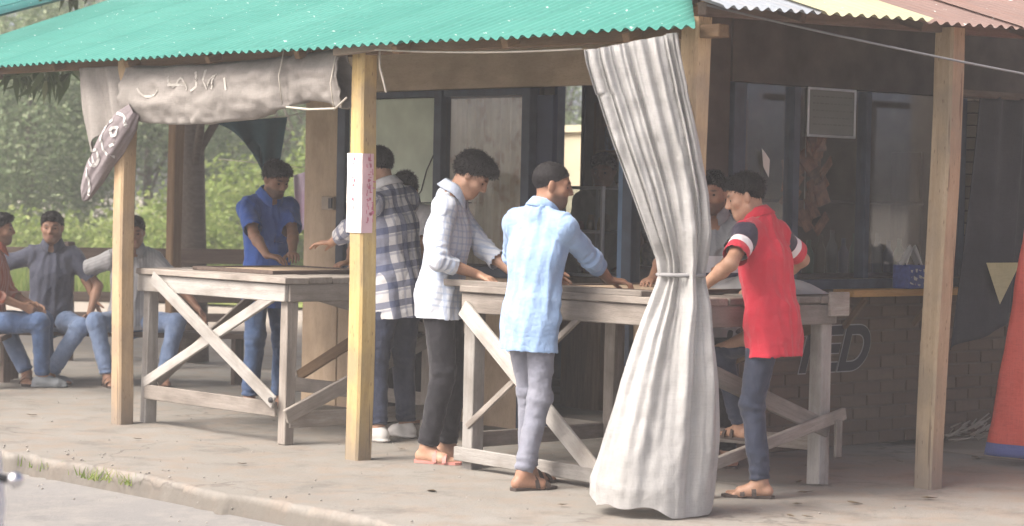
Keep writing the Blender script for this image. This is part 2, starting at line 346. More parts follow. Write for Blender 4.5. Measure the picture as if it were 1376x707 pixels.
# corrugated roof sheets
def corr(name, o, along, slope, width, mat, parent, n=10, L=2.6, amp=.010, seed=0):
    """sheet: o eave corner, along unit dir of eave, slope vector per metre run (with rise)"""
    o = Vector(o); a = Vector(along); s = Vector(slope); nu = n * 6 + 1; V = []; nrm = a.cross(s).normalized()
    if nrm.z < 0: nrm = -nrm
    r = random.Random(seed); t0 = r.uniform(-.006, .006)
    for j, t in enumerate((t0, .05, .4, 1.2, L)):
        for i in range(nu):
            u = width * i / (nu - 1); w = amp * math.cos(2 * math.pi * i / 6) + (.003 * math.sin((o.y + u) * 4.1) * (1 if j < 3 else 0))
            V.append(o + a * u + s * t + nrm * w)
    F = grid_faces(5, nu); return mob(name, [tuple(v) for v in V], [tuple(int(k) for k in f) for f in F], mat, parent, True)
roof = link(bpy.data.objects.new('roof', None), shop)
tag(roof, 'teal corrugated tin roof over the left veranda')
for i in range(11):
    corr('roof_sheet', (-.22, -.22 + i * .684, 2.185), (0, 1, 0), (1, 0, .35), .6845, M['teal'], roof, 9, 3.6, seed=i)
for o_ in [c for c in roof.children]:
    bm = bmesh.new(); bm.from_mesh(o_.data); bmesh.ops.bisect_plane(bm, geom=list(bm.verts) + list(bm.edges) + list(bm.faces), plane_co=(0, .02, 0), plane_no=Vector((1, -1, 0)).normalized(), clear_outer=True); bm.to_mesh(o_.data); bm.free()
roof2 = link(bpy.data.objects.new('roof', None), shop)
tag(roof2, 'patchwork corrugated tin roof of zinc, cream and rusty sheets')
x = -.20
for i, (w, m) in enumerate(((.68, 'zinc'), (.80, 'cream'), (.78, 'rustroof'), (.78, 'rustroof'), (.78, 'rustroof'), (.78, 'rustroof'))):
    corr('roof_sheet', (x, -.34 - .02 * (i % 2), 2.272 + .018 * x + .005 * (i % 2)), (1, 0, .018), (0, 1, .30), w, M[m], roof2, 9, 3.2, seed=20 + i); x += w - .03
for o_ in [c for c in roof2.children]:
    bm = bmesh.new(); bm.from_mesh(o_.data); bmesh.ops.bisect_plane(bm, geom=list(bm.verts) + list(bm.edges) + list(bm.faces), plane_co=(0, .14, 0), plane_no=Vector((-1, 1, 0)).normalized(), clear_outer=True); bm.to_mesh(o_.data); bm.free()
# --- walls on the veranda side: plane x = WX ; plane y = WY on the right side
WX, WY = 1.85, 1.47
lw = link(bpy.data.objects.new('wall', None), shop); tag(lw, 'plywood and framed window wall behind the veranda')
bx('panel', WX, WX + .06, 4.98, 5.36, 0, 2.62, M['ply'], lw)
for y0, y1 in ((4.42, 4.975), (3.93, 4.415), (3.12, 3.925)): bx('panel', WX + .005, WX + .045, y0, y1, 0, .92, M['ply'], lw)
bx('panel', WX - .012, WX + .05, 1.50, 4.975, 2.09, 2.62, M['ply'], lw)
bx('panel', WX + .005, WX + .045, 1.52, 2.22, 0, .92, M['ply'], lw)
for y, w in ((4.93, .085), (3.945, .075), (3.12, .075), (2.24, .08), (1.53, .08)):
    bx('window_frame', WX - .03, WX + .05, y - w / 2, y + w / 2, .0 if y < 3.2 else .9, 2.085, M['frame'], lw)
bx('window_frame', WX - .02, WX + .05, 3.16, 4.885, .925, .985, M['frame'], lw)
for y0, y1 in ((3.985, 4.885), (3.16, 3.905)): bx('window_frame', WX - .02, WX + .05, y0, y1, 2.045, 2.085, M['frame'], lw)
for y0, y1 in ((3.16, 3.905), (1.575, 2.2)): bx('pane', WX + .012, WX + .018, y0, y1, .985 if y0 > 2.5 else .93, 2.045, M['glass'], lw, bev=0)
# green board and hanging curtain behind the panes
bx('back_board', WX + .0, WX + .02, 3.99, 4.88, .99, 2.04, plain('green_board', (.56, .62, .50), .7, var=.2, ns=2.5), lw)
nu, nv = 90, 12; V = []
for i in range(nu):
    y = 3.17 + .72 * i / (nu - 1)
    for j in range(nv):
        z = 1.0 + 1.03 * j / (nv - 1); V.append((WX + .046 + .012 * math.sin(i * .62 + .5 * math.sin(j * .4)) + .006 * math.sin(i * 1.7), y, z))
t = NT('window_curtain'); c = t.mix(t.ramp(t.noise(t.obj((1, 14, 1.2)), 1.2, 3), .4, .62), (.52, .45, .34), (.62, .57, .47)); c = t.mix(t.math('MULTIPLY', t.ramp(t.noise(t.obj((1, 5, 3)), 2.4, 4), .5, .65), .55), c, (.30, .15, .08))
tag(mob('curtain', V, [tuple(map(int, f)) for f in grid_faces(nu, nv)], t.done(c, .85), lw), 'faded brown patterned curtain hanging behind the window')
# faded lettering on the green board glass and a crack-like wire
# right hand wall
rw = link(bpy.data.objects.new('wall', None), shop); tag(rw, 'brown brick wall with dark framed windows above')
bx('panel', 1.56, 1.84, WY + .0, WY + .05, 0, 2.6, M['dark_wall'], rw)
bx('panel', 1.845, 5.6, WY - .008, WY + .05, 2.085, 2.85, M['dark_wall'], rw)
bx('wall_core', 1.84, 5.05, WY + .007, WY + .16, 0, .90, M['brick_mortar'], rw)
tb = NT('brown_brick'); inf = tb.n('ObjectInfo'); cb = tb.mix(inf.outputs['Random'], (.120, .086, .060), (.150, .110, .080)); cb = tb.mix(tb.math('MULTIPLY', tb.ramp(tb.noise(tb.obj(), 14, 5), .45, .7), .6), cb, (.11, .085, .065)); tb.bump(tb.noise(tb.obj(), 45, 4), .5, .006); M['brick'] = tb.done(cb, .92, .15)
BL, BH = .245, .075
brick_me = []
for k in range(4):
    me = box_data(BL - .012, .10, BH - .011, .004, .003); me.materials.append(M['brick']); brick_me.append(me)
half_me = box_data(BL / 2 - .012, .10, BH - .011, .004, .003); half_me.materials.append(M['brick'])
for r in range(12):
    z = BH * r + BH / 2; x = 1.86 + (0 if r % 2 else -BL / 2)
    while x < 5.05 - .01:
        c = x + BL / 2; me = random.choice(brick_me)
        if x < 1.85: c = 1.86 + BL / 4; me = half_me
        elif x + BL > 5.06: c = x + BL / 4; me = half_me
        link(bpy.data.objects.new('brick', me), rw, Matrix.Translation((c, WY + .048 + random.uniform(-.003, .003), z)) @ Matrix.Rotation(random.uniform(-.008, .008), 4, 'Y')); x += BL
# brick pier at the doorway
ty = NT('pale_brick'); inf = ty.n('ObjectInfo'); ty.bump(ty.noise(ty.obj(), 45, 4), .5, .006); M['brick2'] = ty.done(ty.mix(inf.outputs['Random'], (.20, .165, .125), (.27, .225, .17)), .92, .15)
pm = box_data(.20, .19, BH - .011, .004, .003); pm.materials.append(M['brick2'])
bx('wall_core', 4.005, 4.17, WY - .05, WY + .06, .92, 2.07, M['brick_mortar'], rw)
for r in range(15):
    link(bpy.data.objects.new('brick', pm), rw, Matrix.Translation((4.08 + random.uniform(-.004, .004), WY - .01, .98 + BH * r)))
for x, w in ((1.90, .10), (2.38, .055), (3.02, .045), (3.93, .06)): bx('window_frame', x - w / 2, x + w / 2, WY - .025, WY + .05, .985, 2.08, M['frame'], rw)
bx('window_frame', 1.86, 3.99, WY - .02, WY + .05, .925, .98, M['frame'], rw)
for x0, x1 in ((1.955, 2.35), (2.41, 2.995), (3.045, 3.90)): bx('pane', x0, x1, WY + .01, WY + .016, .985, 2.08, M['glass'], rw, bev=0)
bx('ledge', 2.72, 4.22, WY - .19, WY - .03, .885, .925, M['ledge_wood'], rw)
for x in (2.85, 3.5, 4.1): board('bracket', (x, WY - .17, .875), (x, WY - .01, .70), .03, .03, M['brown_wood'], rw, (1, 0, 0))
# room behind: side, back and ceiling walls, with a back window opening
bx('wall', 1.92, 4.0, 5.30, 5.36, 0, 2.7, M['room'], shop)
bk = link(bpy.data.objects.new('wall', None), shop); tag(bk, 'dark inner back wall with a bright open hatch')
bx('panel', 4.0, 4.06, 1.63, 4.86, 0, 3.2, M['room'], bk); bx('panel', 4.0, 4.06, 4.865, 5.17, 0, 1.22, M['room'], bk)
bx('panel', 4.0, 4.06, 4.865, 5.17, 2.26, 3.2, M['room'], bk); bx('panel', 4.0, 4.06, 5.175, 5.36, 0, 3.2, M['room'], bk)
for y in (4.875, 5.16): bx('hatch_frame', 3.985, 4.07, y - .015, y + .015, 1.235, 2.245, M['frame'], bk)
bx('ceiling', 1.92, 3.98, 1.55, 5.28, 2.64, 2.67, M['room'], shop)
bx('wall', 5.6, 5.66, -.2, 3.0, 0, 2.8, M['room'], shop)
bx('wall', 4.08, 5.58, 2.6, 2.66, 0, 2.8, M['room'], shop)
bx('shop_floor', 1.93, 3.98, 1.65, 5.28, -.01, .10, M['pave'], shop, bev=0)
# blue door leaf standing open
dr = bx('door', WX + .02, WX + .06, 2.93, 3.075, .02, 2.04, plain('door_paint', (.022, .035, .075), .5, var=.25), shop); tag(dr, 'dark blue narrow door leaf folded back beside the opening')
bx('handle', WX - .01, WX + .018, 2.96, 2.985, 1.0, 1.12, M['steel'], dr)
bx('door_frame', WX - .015, WX + .05, 2.285, 2.33, 0, 2.085, plain('door_jamb', (.10, .17, .27), .5), shop)
# switch box and wiring on the pillar
sw = bx('switch_box', WX - .03, WX - .001, 5.0, 5.13, 1.31, 1.40, plain('switch_box', (.33, .27, .20), .5), shop); bx('switch', WX - .04, WX - .031, 5.005, 5.045, 1.32, 1.39, M['blackplastic'], sw)
tube('cable', [(WX - .012, 4.99, 1.37), (WX - .02, 4.6, 1.365), (WX - .035, 4.2, 1.37), (WX - .035, 3.6, 1.38)], .004, M['blackplastic'], shop, 5)
tube('cable', [(WX - .005, 4.25, 1.33), (WX - .005, 4.12, 1.45), (WX - .005, 4.07, 1.58), (WX - .005, 3.99, 1.70)], .004, M['blackplastic'], shop, 5)
# printed banner letters on the brick wall
def letters(txt, size, x0, y, z, shear, parent):
    cu = bpy.data.curves.new('letters', 'FONT'); cu.body = txt; cu.size = size; cu.shear = shear; cu.space_character = 1.02
    out = []
    for nm, off, ex, mm, dy in (('letter_outline', .017, .001, plain('letter_outline', (.26, .25, .24), .8), 0.), ('letter_fill', .010, .001, plain('letter_black', (.03, .028, .03), .7), -.0035)):
        cu.offset = off; cu.extrude = ex
        tmp = bpy.data.objects.new('tmp', cu); COL.objects.link(tmp); dg = bpy.context.evaluated_depsgraph_get(); me = bpy.data.meshes.new_from_object(tmp.evaluated_get(dg)); bpy.data.objects.remove(tmp)
        me.materials.clear(); me.materials.append(mm)
        out.append(link(bpy.data.objects.new(nm, me), parent, Matrix.Translation((x0, y + dy, z)) @ Matrix.Rotation(rad(90), 4, 'X')))
    return out
letters('TED', .36, 2.38, WY - .0095, .455, .32, rw)
# ------------------------------------------------------------------ tables
def make_table(label, x0, x1, y0, y1, top, over, apron_mat, seed):
    random.seed(seed)
    T = thing('game_table', label, 'table', ((x0 + x1) / 2, (y0 + y1) / 2, 0))
    g = M['grey_wood']; ww = M['white_wood']
    n = 7; pw = (x1 - x0 + .16) / n
    for i in range(n):   # planks run along y
        xx = x0 - .08 + pw * (i + .5)
        board('plank', (xx, y0 - .07 + random.uniform(-.015, .015), top - .018 + random.uniform(-.002, .002)), (xx, y1 + over + random.uniform(-.02, .02), top - .018), pw - .006, .034, g, T)
    za = top - .09
    board('apron', (x0 - .045, y0 - .05, za), (x0 - .045, y1 + .05, za), .10, .024, apron_mat, T, (1, 0, 0)); board('apron', (x1 + .045, y0 - .05, za), (x1 + .045, y1 + .05, za), .10, .024, g, T, (1, 0, 0))
    board('apron', (x0 - .03, y0 - .05, za), (x1 + .03, y0 - .05, za), .10, .022, g, T, (0, 1, 0)); board('apron', (x0 - .03, y1 + .05, za), (x1 + .03, y1 + .05, za), .10, .022, g, T, (0, 1, 0))
    return T, g, ww
# table by the yellow post
x0, x1, y0, y1 = .17, 1.22, 3.27, 4.67
T, g, ww = make_table('lime washed wooden table with crossed braces beside the tan post', x0, x1, y0, y1, .945, .05, M['white_wood'], 3)
for x, y, m in ((x0, y0, g), (x0, y1, ww), (x1, y0, g), (x1, y1, g)):
    board('leg', (x, y, -.004), (x + .01, y, .89), .075, .07, m, T, (0, 1, 0), wob=.006)
xf = x0 - .075
board('brace', (xf, y1 - .14, .90), (xf - .01, y0 + .0, .24), .075, .022, ww, T, (1, 0, 0)); board('brace', (xf + .026, y1 - .03, .25), (xf + .03, y0 + .02, .86), .06, .022, ww, T, (1, 0, 0))
board('rail', (xf + .03, y1 - .04, .20), (xf + .03, y0 + .03, .20), .085, .022, g, T, (1, 0, 0))
board('brace', (x0 - .04, y0 - .055, .16), (x1 + .02, y0 - .055, .60), .085, .022, g, T, (0, 1, 0)); board('brace', (x0 + .1, y0 - .03, .86), (x1, y0 - .03, .62), .06, .02, g, T, (0, 1, 0))
board('rail', (x0, y0 - .03, .14), (x1, y0 - .03, .14), .09, .022, g, T, (0, 1, 0)); board('rail', (x1 + .03, y0, .20), (x1 + .03, y1, .20), .085, .022, g, T, (1, 0, 0))
board('brace', (x1 + .05, y0 + .05, .85), (x1 + .05, y1 - .05, .25), .07, .022, M['brown_wood'], T, (1, 0, 0)); board('brace', (x0 + .1, y1 + .06, .24), (x1 - .1, y1 + .06, .86), .06, .022, g, T, (0, 1, 0))
tube('bolt', [(xf - .03, y0 + .012, .255), (xf - .005, y0 + .012, .255)], .016, M['blackplastic'], T, 8)
# table by the corner curtain
x0, x1, y0, y1 = .34, 1.37, .38, 1.86
T2, g, ww = make_table('weathered grey wooden table with plank overhang behind the sackcloth curtain', x0, x1, y0, y1, .955, .06, M['grey_wood'], 9)
board('plank', (x0 - .02, y0 + .2, .968), (x0 - .02, y1 + .27, .966), .10, .032, g, T2)
for x, y, m in ((x0, y0, g), (x0, y1, ww), (x1, y0, ww), (x1, y1, g)):
    board('leg', (x, y, -.004), (x, y, .9), .082, .075, m, T2, (0, 1, 0), wob=.006)
xf = x0 - .072
board('brace', (xf, y1 + .02, .84), (xf, y1 - 1.0, .08), .095, .024, ww, T2, (1, 0, 0)); board('brace', (xf + .028, y1 - .9, .88), (xf + .03, y1 + .0, .22), .03, .02, g, T2, (1, 0, 0))
board('rail', (xf + .0, y1 + .06, .075), (xf + .0, y0 - .02, .06), .075, .03, ww, T2, (1, 0, 0))
board('brace', (x1 + .05, y1, .30), (x1 + .05, y0, .85), .10, .024, M['brown_wood'], T2, (1, 0, 0)); board('rail', (x1 + .05, y0, .2), (x1 + .05, y1, .16), .075, .022, g, T2, (1, 0, 0))
yf = y0 - .07
board('brace', (x0 - .02, yf, .12), (x1 + .11, yf, .36), .06, .026, g, T2, (0, 1, 0)); board('brace', (x0 + .1, yf + .03, .62), (x1 + .02, yf + .03, .28), .085, .024, g, T2, (0, 1, 0))
board('cleat', (x1 - .03, yf - .0, .915), (x1 + .12, yf - .0, .915), .12, .02, g, T2, (0, 1, 0)); board('cleat', (x1 + .04, yf - .02, .33), (x1 + .04, yf - .02, .14), .05, .02, g, T2, (0, 1, 0))
board('rail', (x0, y1 + .04, .14), (x1, y1 + .04, .14), .085, .022, g, T2, (0, 1, 0))
# playing boards / papers on the tables
def slab(name, label, cat, cx, cy, z, lx, ly, t, rz, mat, group=None, parent=None):
    me = box_data(lx, ly, t, min(.004, t * .3)); me.materials.append(mat); o = link(bpy.data.objects.new(name, me), parent, Matrix.Translation((cx, cy, z + t / 2)) @ Matrix.Rotation(rz, 4, 'Z'))
    return tag(o, label, cat, group) if label else o
def carrom(label, cx, cy, z, rz):
    T = thing('game_board', label, 'game board', (cx, cy, z), rz); mw = Matrix.Translation((cx, cy, z)) @ Matrix.Rotation(rz, 4, 'Z')
    def b(nm, lx, ly, t, ox, oy, oz, m):
        me = box_data(lx, ly, t, .002); me.materials.append(m); return link(bpy.data.objects.new(nm, me), T, mw @ Matrix.Translation((ox, oy, oz + t / 2)))
    b('playing_surface', .70, .70, .008, 0, 0, .006, M['ply'])
    for s in (-1, 1): b('border', .78, .04, .022, 0, s * .37, .0, M['dark_wood']); b('border', .04, .70, .022, s * .37, 0, .0, M['dark_wood'])
carrom('square wooden game board between the blue shirted and plaid shirted men', .66, 3.97, .947, .03)
carrom('square wooden game board on the table behind the sackcloth curtain', .82, 1.05, .957, .05)
# grey plastic sheet heaped at the right end of the second table
nu, nv = 40, 30; V = []
for i in range(nu):
    for j in range(nv):
        a = i / (nu - 1); b = j / (nv - 1); x = 1.12 + .34 * a; y = .40 + .62 * b
        env = (math.sin(math.pi * a) * math.sin(math.pi * b)) ** .6; V.append((x, y, .962 + .085 * env * (1 + .35 * math.sin(9 * a + 4 * b) * math.sin(7 * b + 1))))
tag(mob('plastic_sheet', V, [tuple(map(int, f)) for f in grid_faces(nu, nv)], plain('grey_plastic', (.30, .30, .30), .35, .5, var=.2)), 'crumpled grey plastic sheet heaped on the table end', 'plastic sheet')
# ------------------------------------------------------------------ bench and fence on the far left
def bench(label, p0, p1, h, group):
    p0 = Vector((*p0, 0)); p1 = Vector((*p1, 0)); d = (p1 - p0).normalized(); nrm = Vector((-d.y, d.x, 0)); T = thing('bench', label, 'bench', (p0 + p1) / 2, 0, group)
    for k in (-1, 1): board('plank', p0 + nrm * .08 * k + Vector((0, 0, h)), p1 + nrm * .08 * k + Vector((0, 0, h)), .15, .04, M['dark_wood'], T)
    for e in (.12, (p1 - p0).length - .12):
        for k in (-1, 1): board('leg', p0 + d * e + nrm * .09 * k + Vector((0, 0, -.004)), p0 + d * e + nrm * .09 * k + Vector((0, 0, h - .02)), .06, .05, M['dark_wood'], T, (0, 1, 0))
        board('rail', p0 + d * e - nrm * .12 + Vector((0, 0, h * .4)), p0 + d * e + nrm * .12 + Vector((0, 0, h * .4)), .05, .025, M['dark_wood'], T)
    return T
bench('long low dark wooden bench beneath the seated men', (1.00, 7.98), (2.42, 6.70), .36, None)
fn = thing('fence', 'dark weathered plank fence behind the benches', 'fence', (2.2, 9.2, 0))
fa, fb = Vector((1.2, 10.35, 0)), Vector((3.55, 8.15, 0))
for z, w in ((.86, .12), (.52, .08), (.36, .07)): board('plank', fa + Vector((0, 0, z)), fb + Vector((0, 0, z + .03)), w, .03, M['dark_wood'], fn, (fb - fa).cross(Vector((0, 0, 1))))
for t in (.03, .5, .97):
    q = fa.lerp(fb, t) + Vector((.05, .05, 0)); board('fence_post', q + Vector((0, 0, -.01)), q + Vector((0, 0, .98)), .07, .07, M['dark_wood'], fn, (0, 1, 0))
# ------------------------------------------------------------------ hanging cloths
def cloth(name, label, cat, V, nu, nv, mat, wrap=False, thick=.004, group=None, attrs=None):
    o = mob(name, np.array(V), grid_faces(nu, nv, wrap), mat, None, True, attrs); 
    if thick: md = o.modifiers.new('thickness', 'SOLIDIFY'); md.thickness = thick; md.offset = 0
    return tag(o, label, cat, group)
def m_weave(name, c1, c2, scale=90., rough=.8, tr=.15, dirt=None, var=2.5):
    t = NT(name); p = t.obj(); c = t.mix(t.ramp(t.noise(p, var, 5), .35, .7), c1, c2)
    if dirt: c = t.mix(t.math('MULTIPLY', t.ramp(t.noise(t.obj((1, 1, .35)), 5., 6, .65), .5, .75), .6), c, dirt)
    w1 = t.noise(t.obj((1, 1, .1)), scale * 1.6, 2); w2 = t.noise(t.obj((.12, .12, 1)), scale * 1.6, 2); h = t.math('ADD', w1, w2); c = t.mix(t.math('MULTIPLY', t.ramp(h, .95, 1.25), .25), c, tuple(x * .6 for x in c1))
    rg = t.math('ABSOLUTE', t.math('SUBTRACT', t.noise(p, 9, 4, .55), .5)); t.bump(t.math('ADD', t.math('MULTIPLY', h, .25), t.math('MULTIPLY', rg, 3.)), .32, .012); t.done(c, rough, .3)
    tl = t.n('BsdfTranslucent'); t.l(c, tl.inputs[0]); ms = t.n('MixShader'); ms.inputs[0].default_value = tr; t.l(t.b.outputs[0], ms.inputs[1]); t.l(tl.outputs[0], ms.inputs[2]); t.l(ms.outputs[0], t.t.nodes['Material Output'].inputs[0]); return t.m
M['sack'] = m_weave('woven_sack', (.46, .46, .445), (.54, .54, .525), dirt=(.37, .36, .335), tr=.3, rough=.5)
M['tarp'] = m_weave('dusty_canvas', (.225, .21, .19), (.295, .275, .25), dirt=(.155, .143, .13), tr=.08)
M['tarp_dark'] = m_weave('mauve_canvas', (.20, .175, .18), (.27, .24, .245), tr=.05)
M['redtarp'] = m_weave('red_tarp', (.70, .12, .085), (.80, .18, .14), rough=.45, tr=.25)
M['bluehem'] = m_weave('blue_hem', (.10, .13, .33), (.14, .17, .40), tr=.1)
M['navycloth'] = m_weave('navy_cloth', (.02, .06, .075), (.04, .095, .115), tr=.05)
M['blackcloth'] = m_weave('black_cloth', (.025, .025, .032), (.045, .045, .052), tr=.03)
M['paleyellow'] = m_weave('pale_yellow_cloth', (.50, .46, .25), (.58, .53, .32), tr=.1)
# sackcloth curtain: a bunched tube tied at mid height.  image-left/right axis is rt
RT = np.array([rt.x, rt.y, 0]); DPv = np.array([FW2.x, FW2.y, 0])
nu, nv = 150, 220; V = []
ang = np.linspace(0, 2 * np.pi, nv, endpoint=False)
def lerp_tab(t, tab):
    xs_ = [a[0] for a in tab]; return [np.interp(t, xs_, [a[k] for a in tab]) for k in range(1, len(tab[0]))]
# z, centre lateral (m from corner post along rt), half width, half depth
TAB = [(-.005, -.19, .265, .19), (.10, -.19, .27, .20), (.35, -.155, .245, .18), (.60, -.125, .205, .16), (.80, -.10, .16, .135), (.95, -.075, .125, .10), (1.04, -.068, .098, .078), (1.085, -.065, .090, .07),
       (1.15, -.066, .10, .075), (1.28, -.085, .13, .085), (1.45, -.125, .155, .085), (1.70, -.20, .18, .07), (1.95, -.275, .195, .05), (2.06, -.305, .20, .04), (2.12, -.315, .20, .03)]
for i in range(nu):
    z = 2.12 * (i / (nu - 1)); c, hw, hd = lerp_tab(z, TAB)
    a = ang; tight = math.exp(-((z - 1.085) / .16) ** 2); bot = max(0, 1 - z / 1.0); topf = max(0, (z - 1.1) / 1.1)
    drift = .35 * math.sin(z * 2.2)
    f = .10 * np.sin(5 * a + 1.3 + drift + .9 * np.sin(2 * a + 1)) + .08 * np.sin(9 * a + .4 - drift * 1.4 + 1.2 * np.sin(2 * a)) + (.05 * np.sin(17 * a + 2 * z + 1.5 * np.sin(3 * a)) + .03 * np.sin(31 * a + z * 3 + 2 * np.sin(2 * a))) * (1 - .75 * bot)
    f = f * (1 + .7 * tight - .78 * bot) + .10 * np.sin(3 * a + z * 2.0 + .5) * (1 - tight)
    if topf > 0: f = f * (1 - .3 * topf)
    rr = 1 + f
    zz = z + math.exp(-z / .12) * (.018 * np.sin(3 * a + .6) + .010 * np.sin(7 * a) + .004) + (.05 * np.cos(a) * topf ** 2) * (1 if z > 1.9 else .4)
    zz = zz + .065 * max(0, 1 - z / .45) * (.5 - .5 * np.cos(a)) ** 1.5; zz = np.maximum(zz, .004 + z * .3)
    P = np.array([.02, .0, 0])[None] + RT[None] * (c + hw * rr * np.cos(a))[:, None] + DPv[None] * (-.06 + hd * (1 + f * 1.5) * np.sin(a))[:, None] - DPv[None] * (.10 * topf) + DPv[None] * ((.016 * np.sin(19 * a + 1.5 * np.sin(2 * a) + .6 * z) + .010 * np.sin(33 * a + 2 * np.sin(3 * a) - z)) * (min(1, topf * 3) * .9))[:, None]
    P[:, 2] = zz; V.append(P)
V = np.concatenate(V); V += (.004 * vn(V * 18, 31) + .008 * (1 - 2.2 * np.abs(vn(V * np.array([8, 8, 3]), 32))) + .004 * (1 - 2.2 * np.abs(vn(V * np.array([19, 19, 8]), 33))))[:, None] * np.array([[.7, .7, .3]]); V[:, 2] = np.maximum(V[:, 2], .004)
cur = cloth('sack_curtain', 'pale woven sackcloth curtain tied at its middle beside the corner post', 'curtain', V, nu, nv, M['sack'], True, 0)
P = [tuple(np.array([.02, 0, 1.085]) + RT * (-.065 + .105 * math.cos(t)) + DPv * (-.06 + .085 * math.sin(t))) for t in np.linspace(0, 2 * math.pi, 28)]
tube('tie_cord', P, .010, plain('tie_cord', (.22, .22, .22), .8), cur, 6)
# rolled canvas tarp under the teal eave
nu, nv = 130, 40; V = []
def bot_tarp(y):
    return np.interp(y, [2.48, 2.62, 2.85, 3.0, 3.3, 3.7, 4.1, 4.45, 4.62], [1.86, 1.90, 1.92, 1.885, 1.83, 1.80, 1.80, 1.815, 1.86])
for i in range(nu):
    y = 2.50 + 2.12 * i / (nu - 1); zb = float(bot_tarp(y)); zt = 2.165 - .02 * math.sin(y * 2)
    kn = math.exp(-((y - 2.98) / .07) ** 2)
    for j in range(nv):
        t = j / (nv - 1) * 2 - 1           # -1 front top .. 0 bottom .. 1 back top
        h = abs(t) ** 1.15; z = zb + (zt - zb) * h; bulge = .055 * math.sin(math.pi * min(1, h)) ** .8 + .018 * (1 - h); bulge *= (1 - .5 * kn)
        V.append((.0 + (-1 if t < 0 else 1) * bulge - .05, y, z))
V = np.array(V); dx = .022 * vn(V * np.array([3, 4, 12]), 41) + .020 * (.5 - np.abs(vn(V * np.array([3, 7, 16]), 44))) + .012 * vn(V * np.array([3, 16, 26]), 42); dx += .018 * np.sin((V[:, 1] - 2.98) * 40) * np.exp(-((V[:, 1] - 2.98) / .16) ** 2)
V[:, 0] += dx; V[:, 2] += .006 * vn(V * 9, 43)
tarp = cloth('rolled_tarp', 'dusty brown canvas tarp rolled up under the teal eave', 'tarp', V, nu, nv, M['tarp'], False, .004)
# faint printed marks on the tarp
def marks(name, polys, parent, mat, w, f):
    Vm = []; Fm = []
    for pl in polys:
        for _ in range(2):
            if len(pl) > 2: pl = [pl[0]] + [q for a, b in zip(pl[:-1], pl[1:]) for q in ((a[0] * .75 + b[0] * .25, a[1] * .75 + b[1] * .25), (a[0] * .25 + b[0] * .75, a[1] * .25 + b[1] * .75))] + [pl[-1]]
        for a, b in zip(pl[:-1], pl[1:]):
            a = Vector(a); b = Vector(b); d = (b - a).normalized(); nn = Vector((-d.y, d.x)) * w; a = a - d * w * .4; b = b + d * w * .4
            m = 2
            for k in range(m):
                c0 = a.lerp(b, k / m); c1 = a.lerp(b, (k + 1) / m); quad(Vm, Fm, f(c0 - nn), f(c1 - nn), f(c1 + nn), f(c0 + nn))
    return tag(mob(name, Vm, Fm, mat, parent, False), kind='stuff')
front = V.reshape(nu, nv, 3)[:, :nv // 2]
def on_tarp(q):
    i = int(np.clip((q.x - 2.50) / 2.12 * (nu - 1), 0, nu - 1)); col = front[i]; k = int(np.argmin(np.abs(col[:, 2] - q.y))); return (col[k, 0] - .006, q.x, q.y)
mk = plain('faded_white_print', (.42, .40, .36), .85, var=.3)
marks('print', [[(4.42, 2.02), (4.36, 1.97), (4.26, 1.965), (4.2, 2.0)], [(4.12, 2.08), (4.05, 2.0), (3.98, 2.09), (3.92, 2.0)], [(4.1, 2.03), (3.95, 2.03)], [(3.86, 2.1), (3.80, 2.02), (3.86, 1.99)], [(3.78, 2.11), (3.72, 2.0)], [(3.7, 2.02), (3.62, 2.1), (3.66, 2.0)], [(3.55, 2.12), (3.5, 1.99)]], tarp, mk, .007, on_tarp)
for y, z0, z1 in ((2.98, 2.2, 1.90), (2.52, 2.15, 1.86)): tube('tie_string', [(-.10, y, z0), (-.125, y + .01, (z0 + z1) / 2), (-.09, y + .02, z1)], .004, M['rope'], tarp, 5)
tube('tie_string', [(-.10, 2.95, 1.885), (-.12, 2.72, 1.868), (-.10, 2.52, 1.87), (-.06, 2.47, 1.93)], .006, M['rope'], tarp, 6)
# hanging canvas flap and the bundled printed end by the tan post
nu, nv = 40, 40; V = []
for i in range(nu):
    a = i / (nu - 1); y = 4.56 + .58 * a
    for j in range(nv):
        b = j / (nv - 1); z = 2.16 - b * (.30 + .30 * a ** 1.5 + .03 * math.sin(a * 17)); V.append((-.05 + (.035 * math.sin(a * 11 + b * 3) + .015 * math.sin(a * 27 + b * 5)) * (.3 + b), y - .10 * b * a + .03 * b * math.sin(a * 4), z))
cloth('canvas_flap', 'grey canvas flap hanging at the end of the rolled tarp', 'tarp', V, nu, nv, M['tarp'], False, .004)
nu, nv = 70, 40; V = []
A0 = np.array([-.09, 4.46, 1.90]); A1 = np.array([-.09, 5.02, 1.35])
for i in range(nu):
    t = i / (nu - 1); c = A0 + (A1 - A0) * t; c[1] += .05 * math.sin(t * 3.1); r = np.interp(t, [0, .12, .35, .7, .93, 1], [.05, .09, .105, .085, .05, .012])
    for j in range(nv):
        a = 2 * math.pi * j / nv; f = 1 + .10 * math.sin(5 * a + t * 4) + .06 * math.sin(11 * a - t * 7)
        V.append(c + r * f * (math.cos(a) * np.array([0, .70, .71]) + .6 * math.sin(a) * np.array([1., 0, 0])))
V = np.array(V); bundle = cloth('cloth_bundle', 'mauve grey banner bundle with white curling print tied to the tan post', 'cloth', V, nu, nv, M['tarp_dark'], True, 0)
dirA = (A1 - A0) / np.linalg.norm(A1 - A0); prp = np.array([0, .70, .71])
VB = V
def on_bundle(q):
    tgt = A0 + dirA * q.x + prp * q.y; d = np.linalg.norm(VB[:, 1:] - tgt[1:], axis=1) + (VB[:, 0] > -.09) * 9; k = int(np.argmin(d)); return (VB[k, 0] - .005, tgt[1], tgt[2])
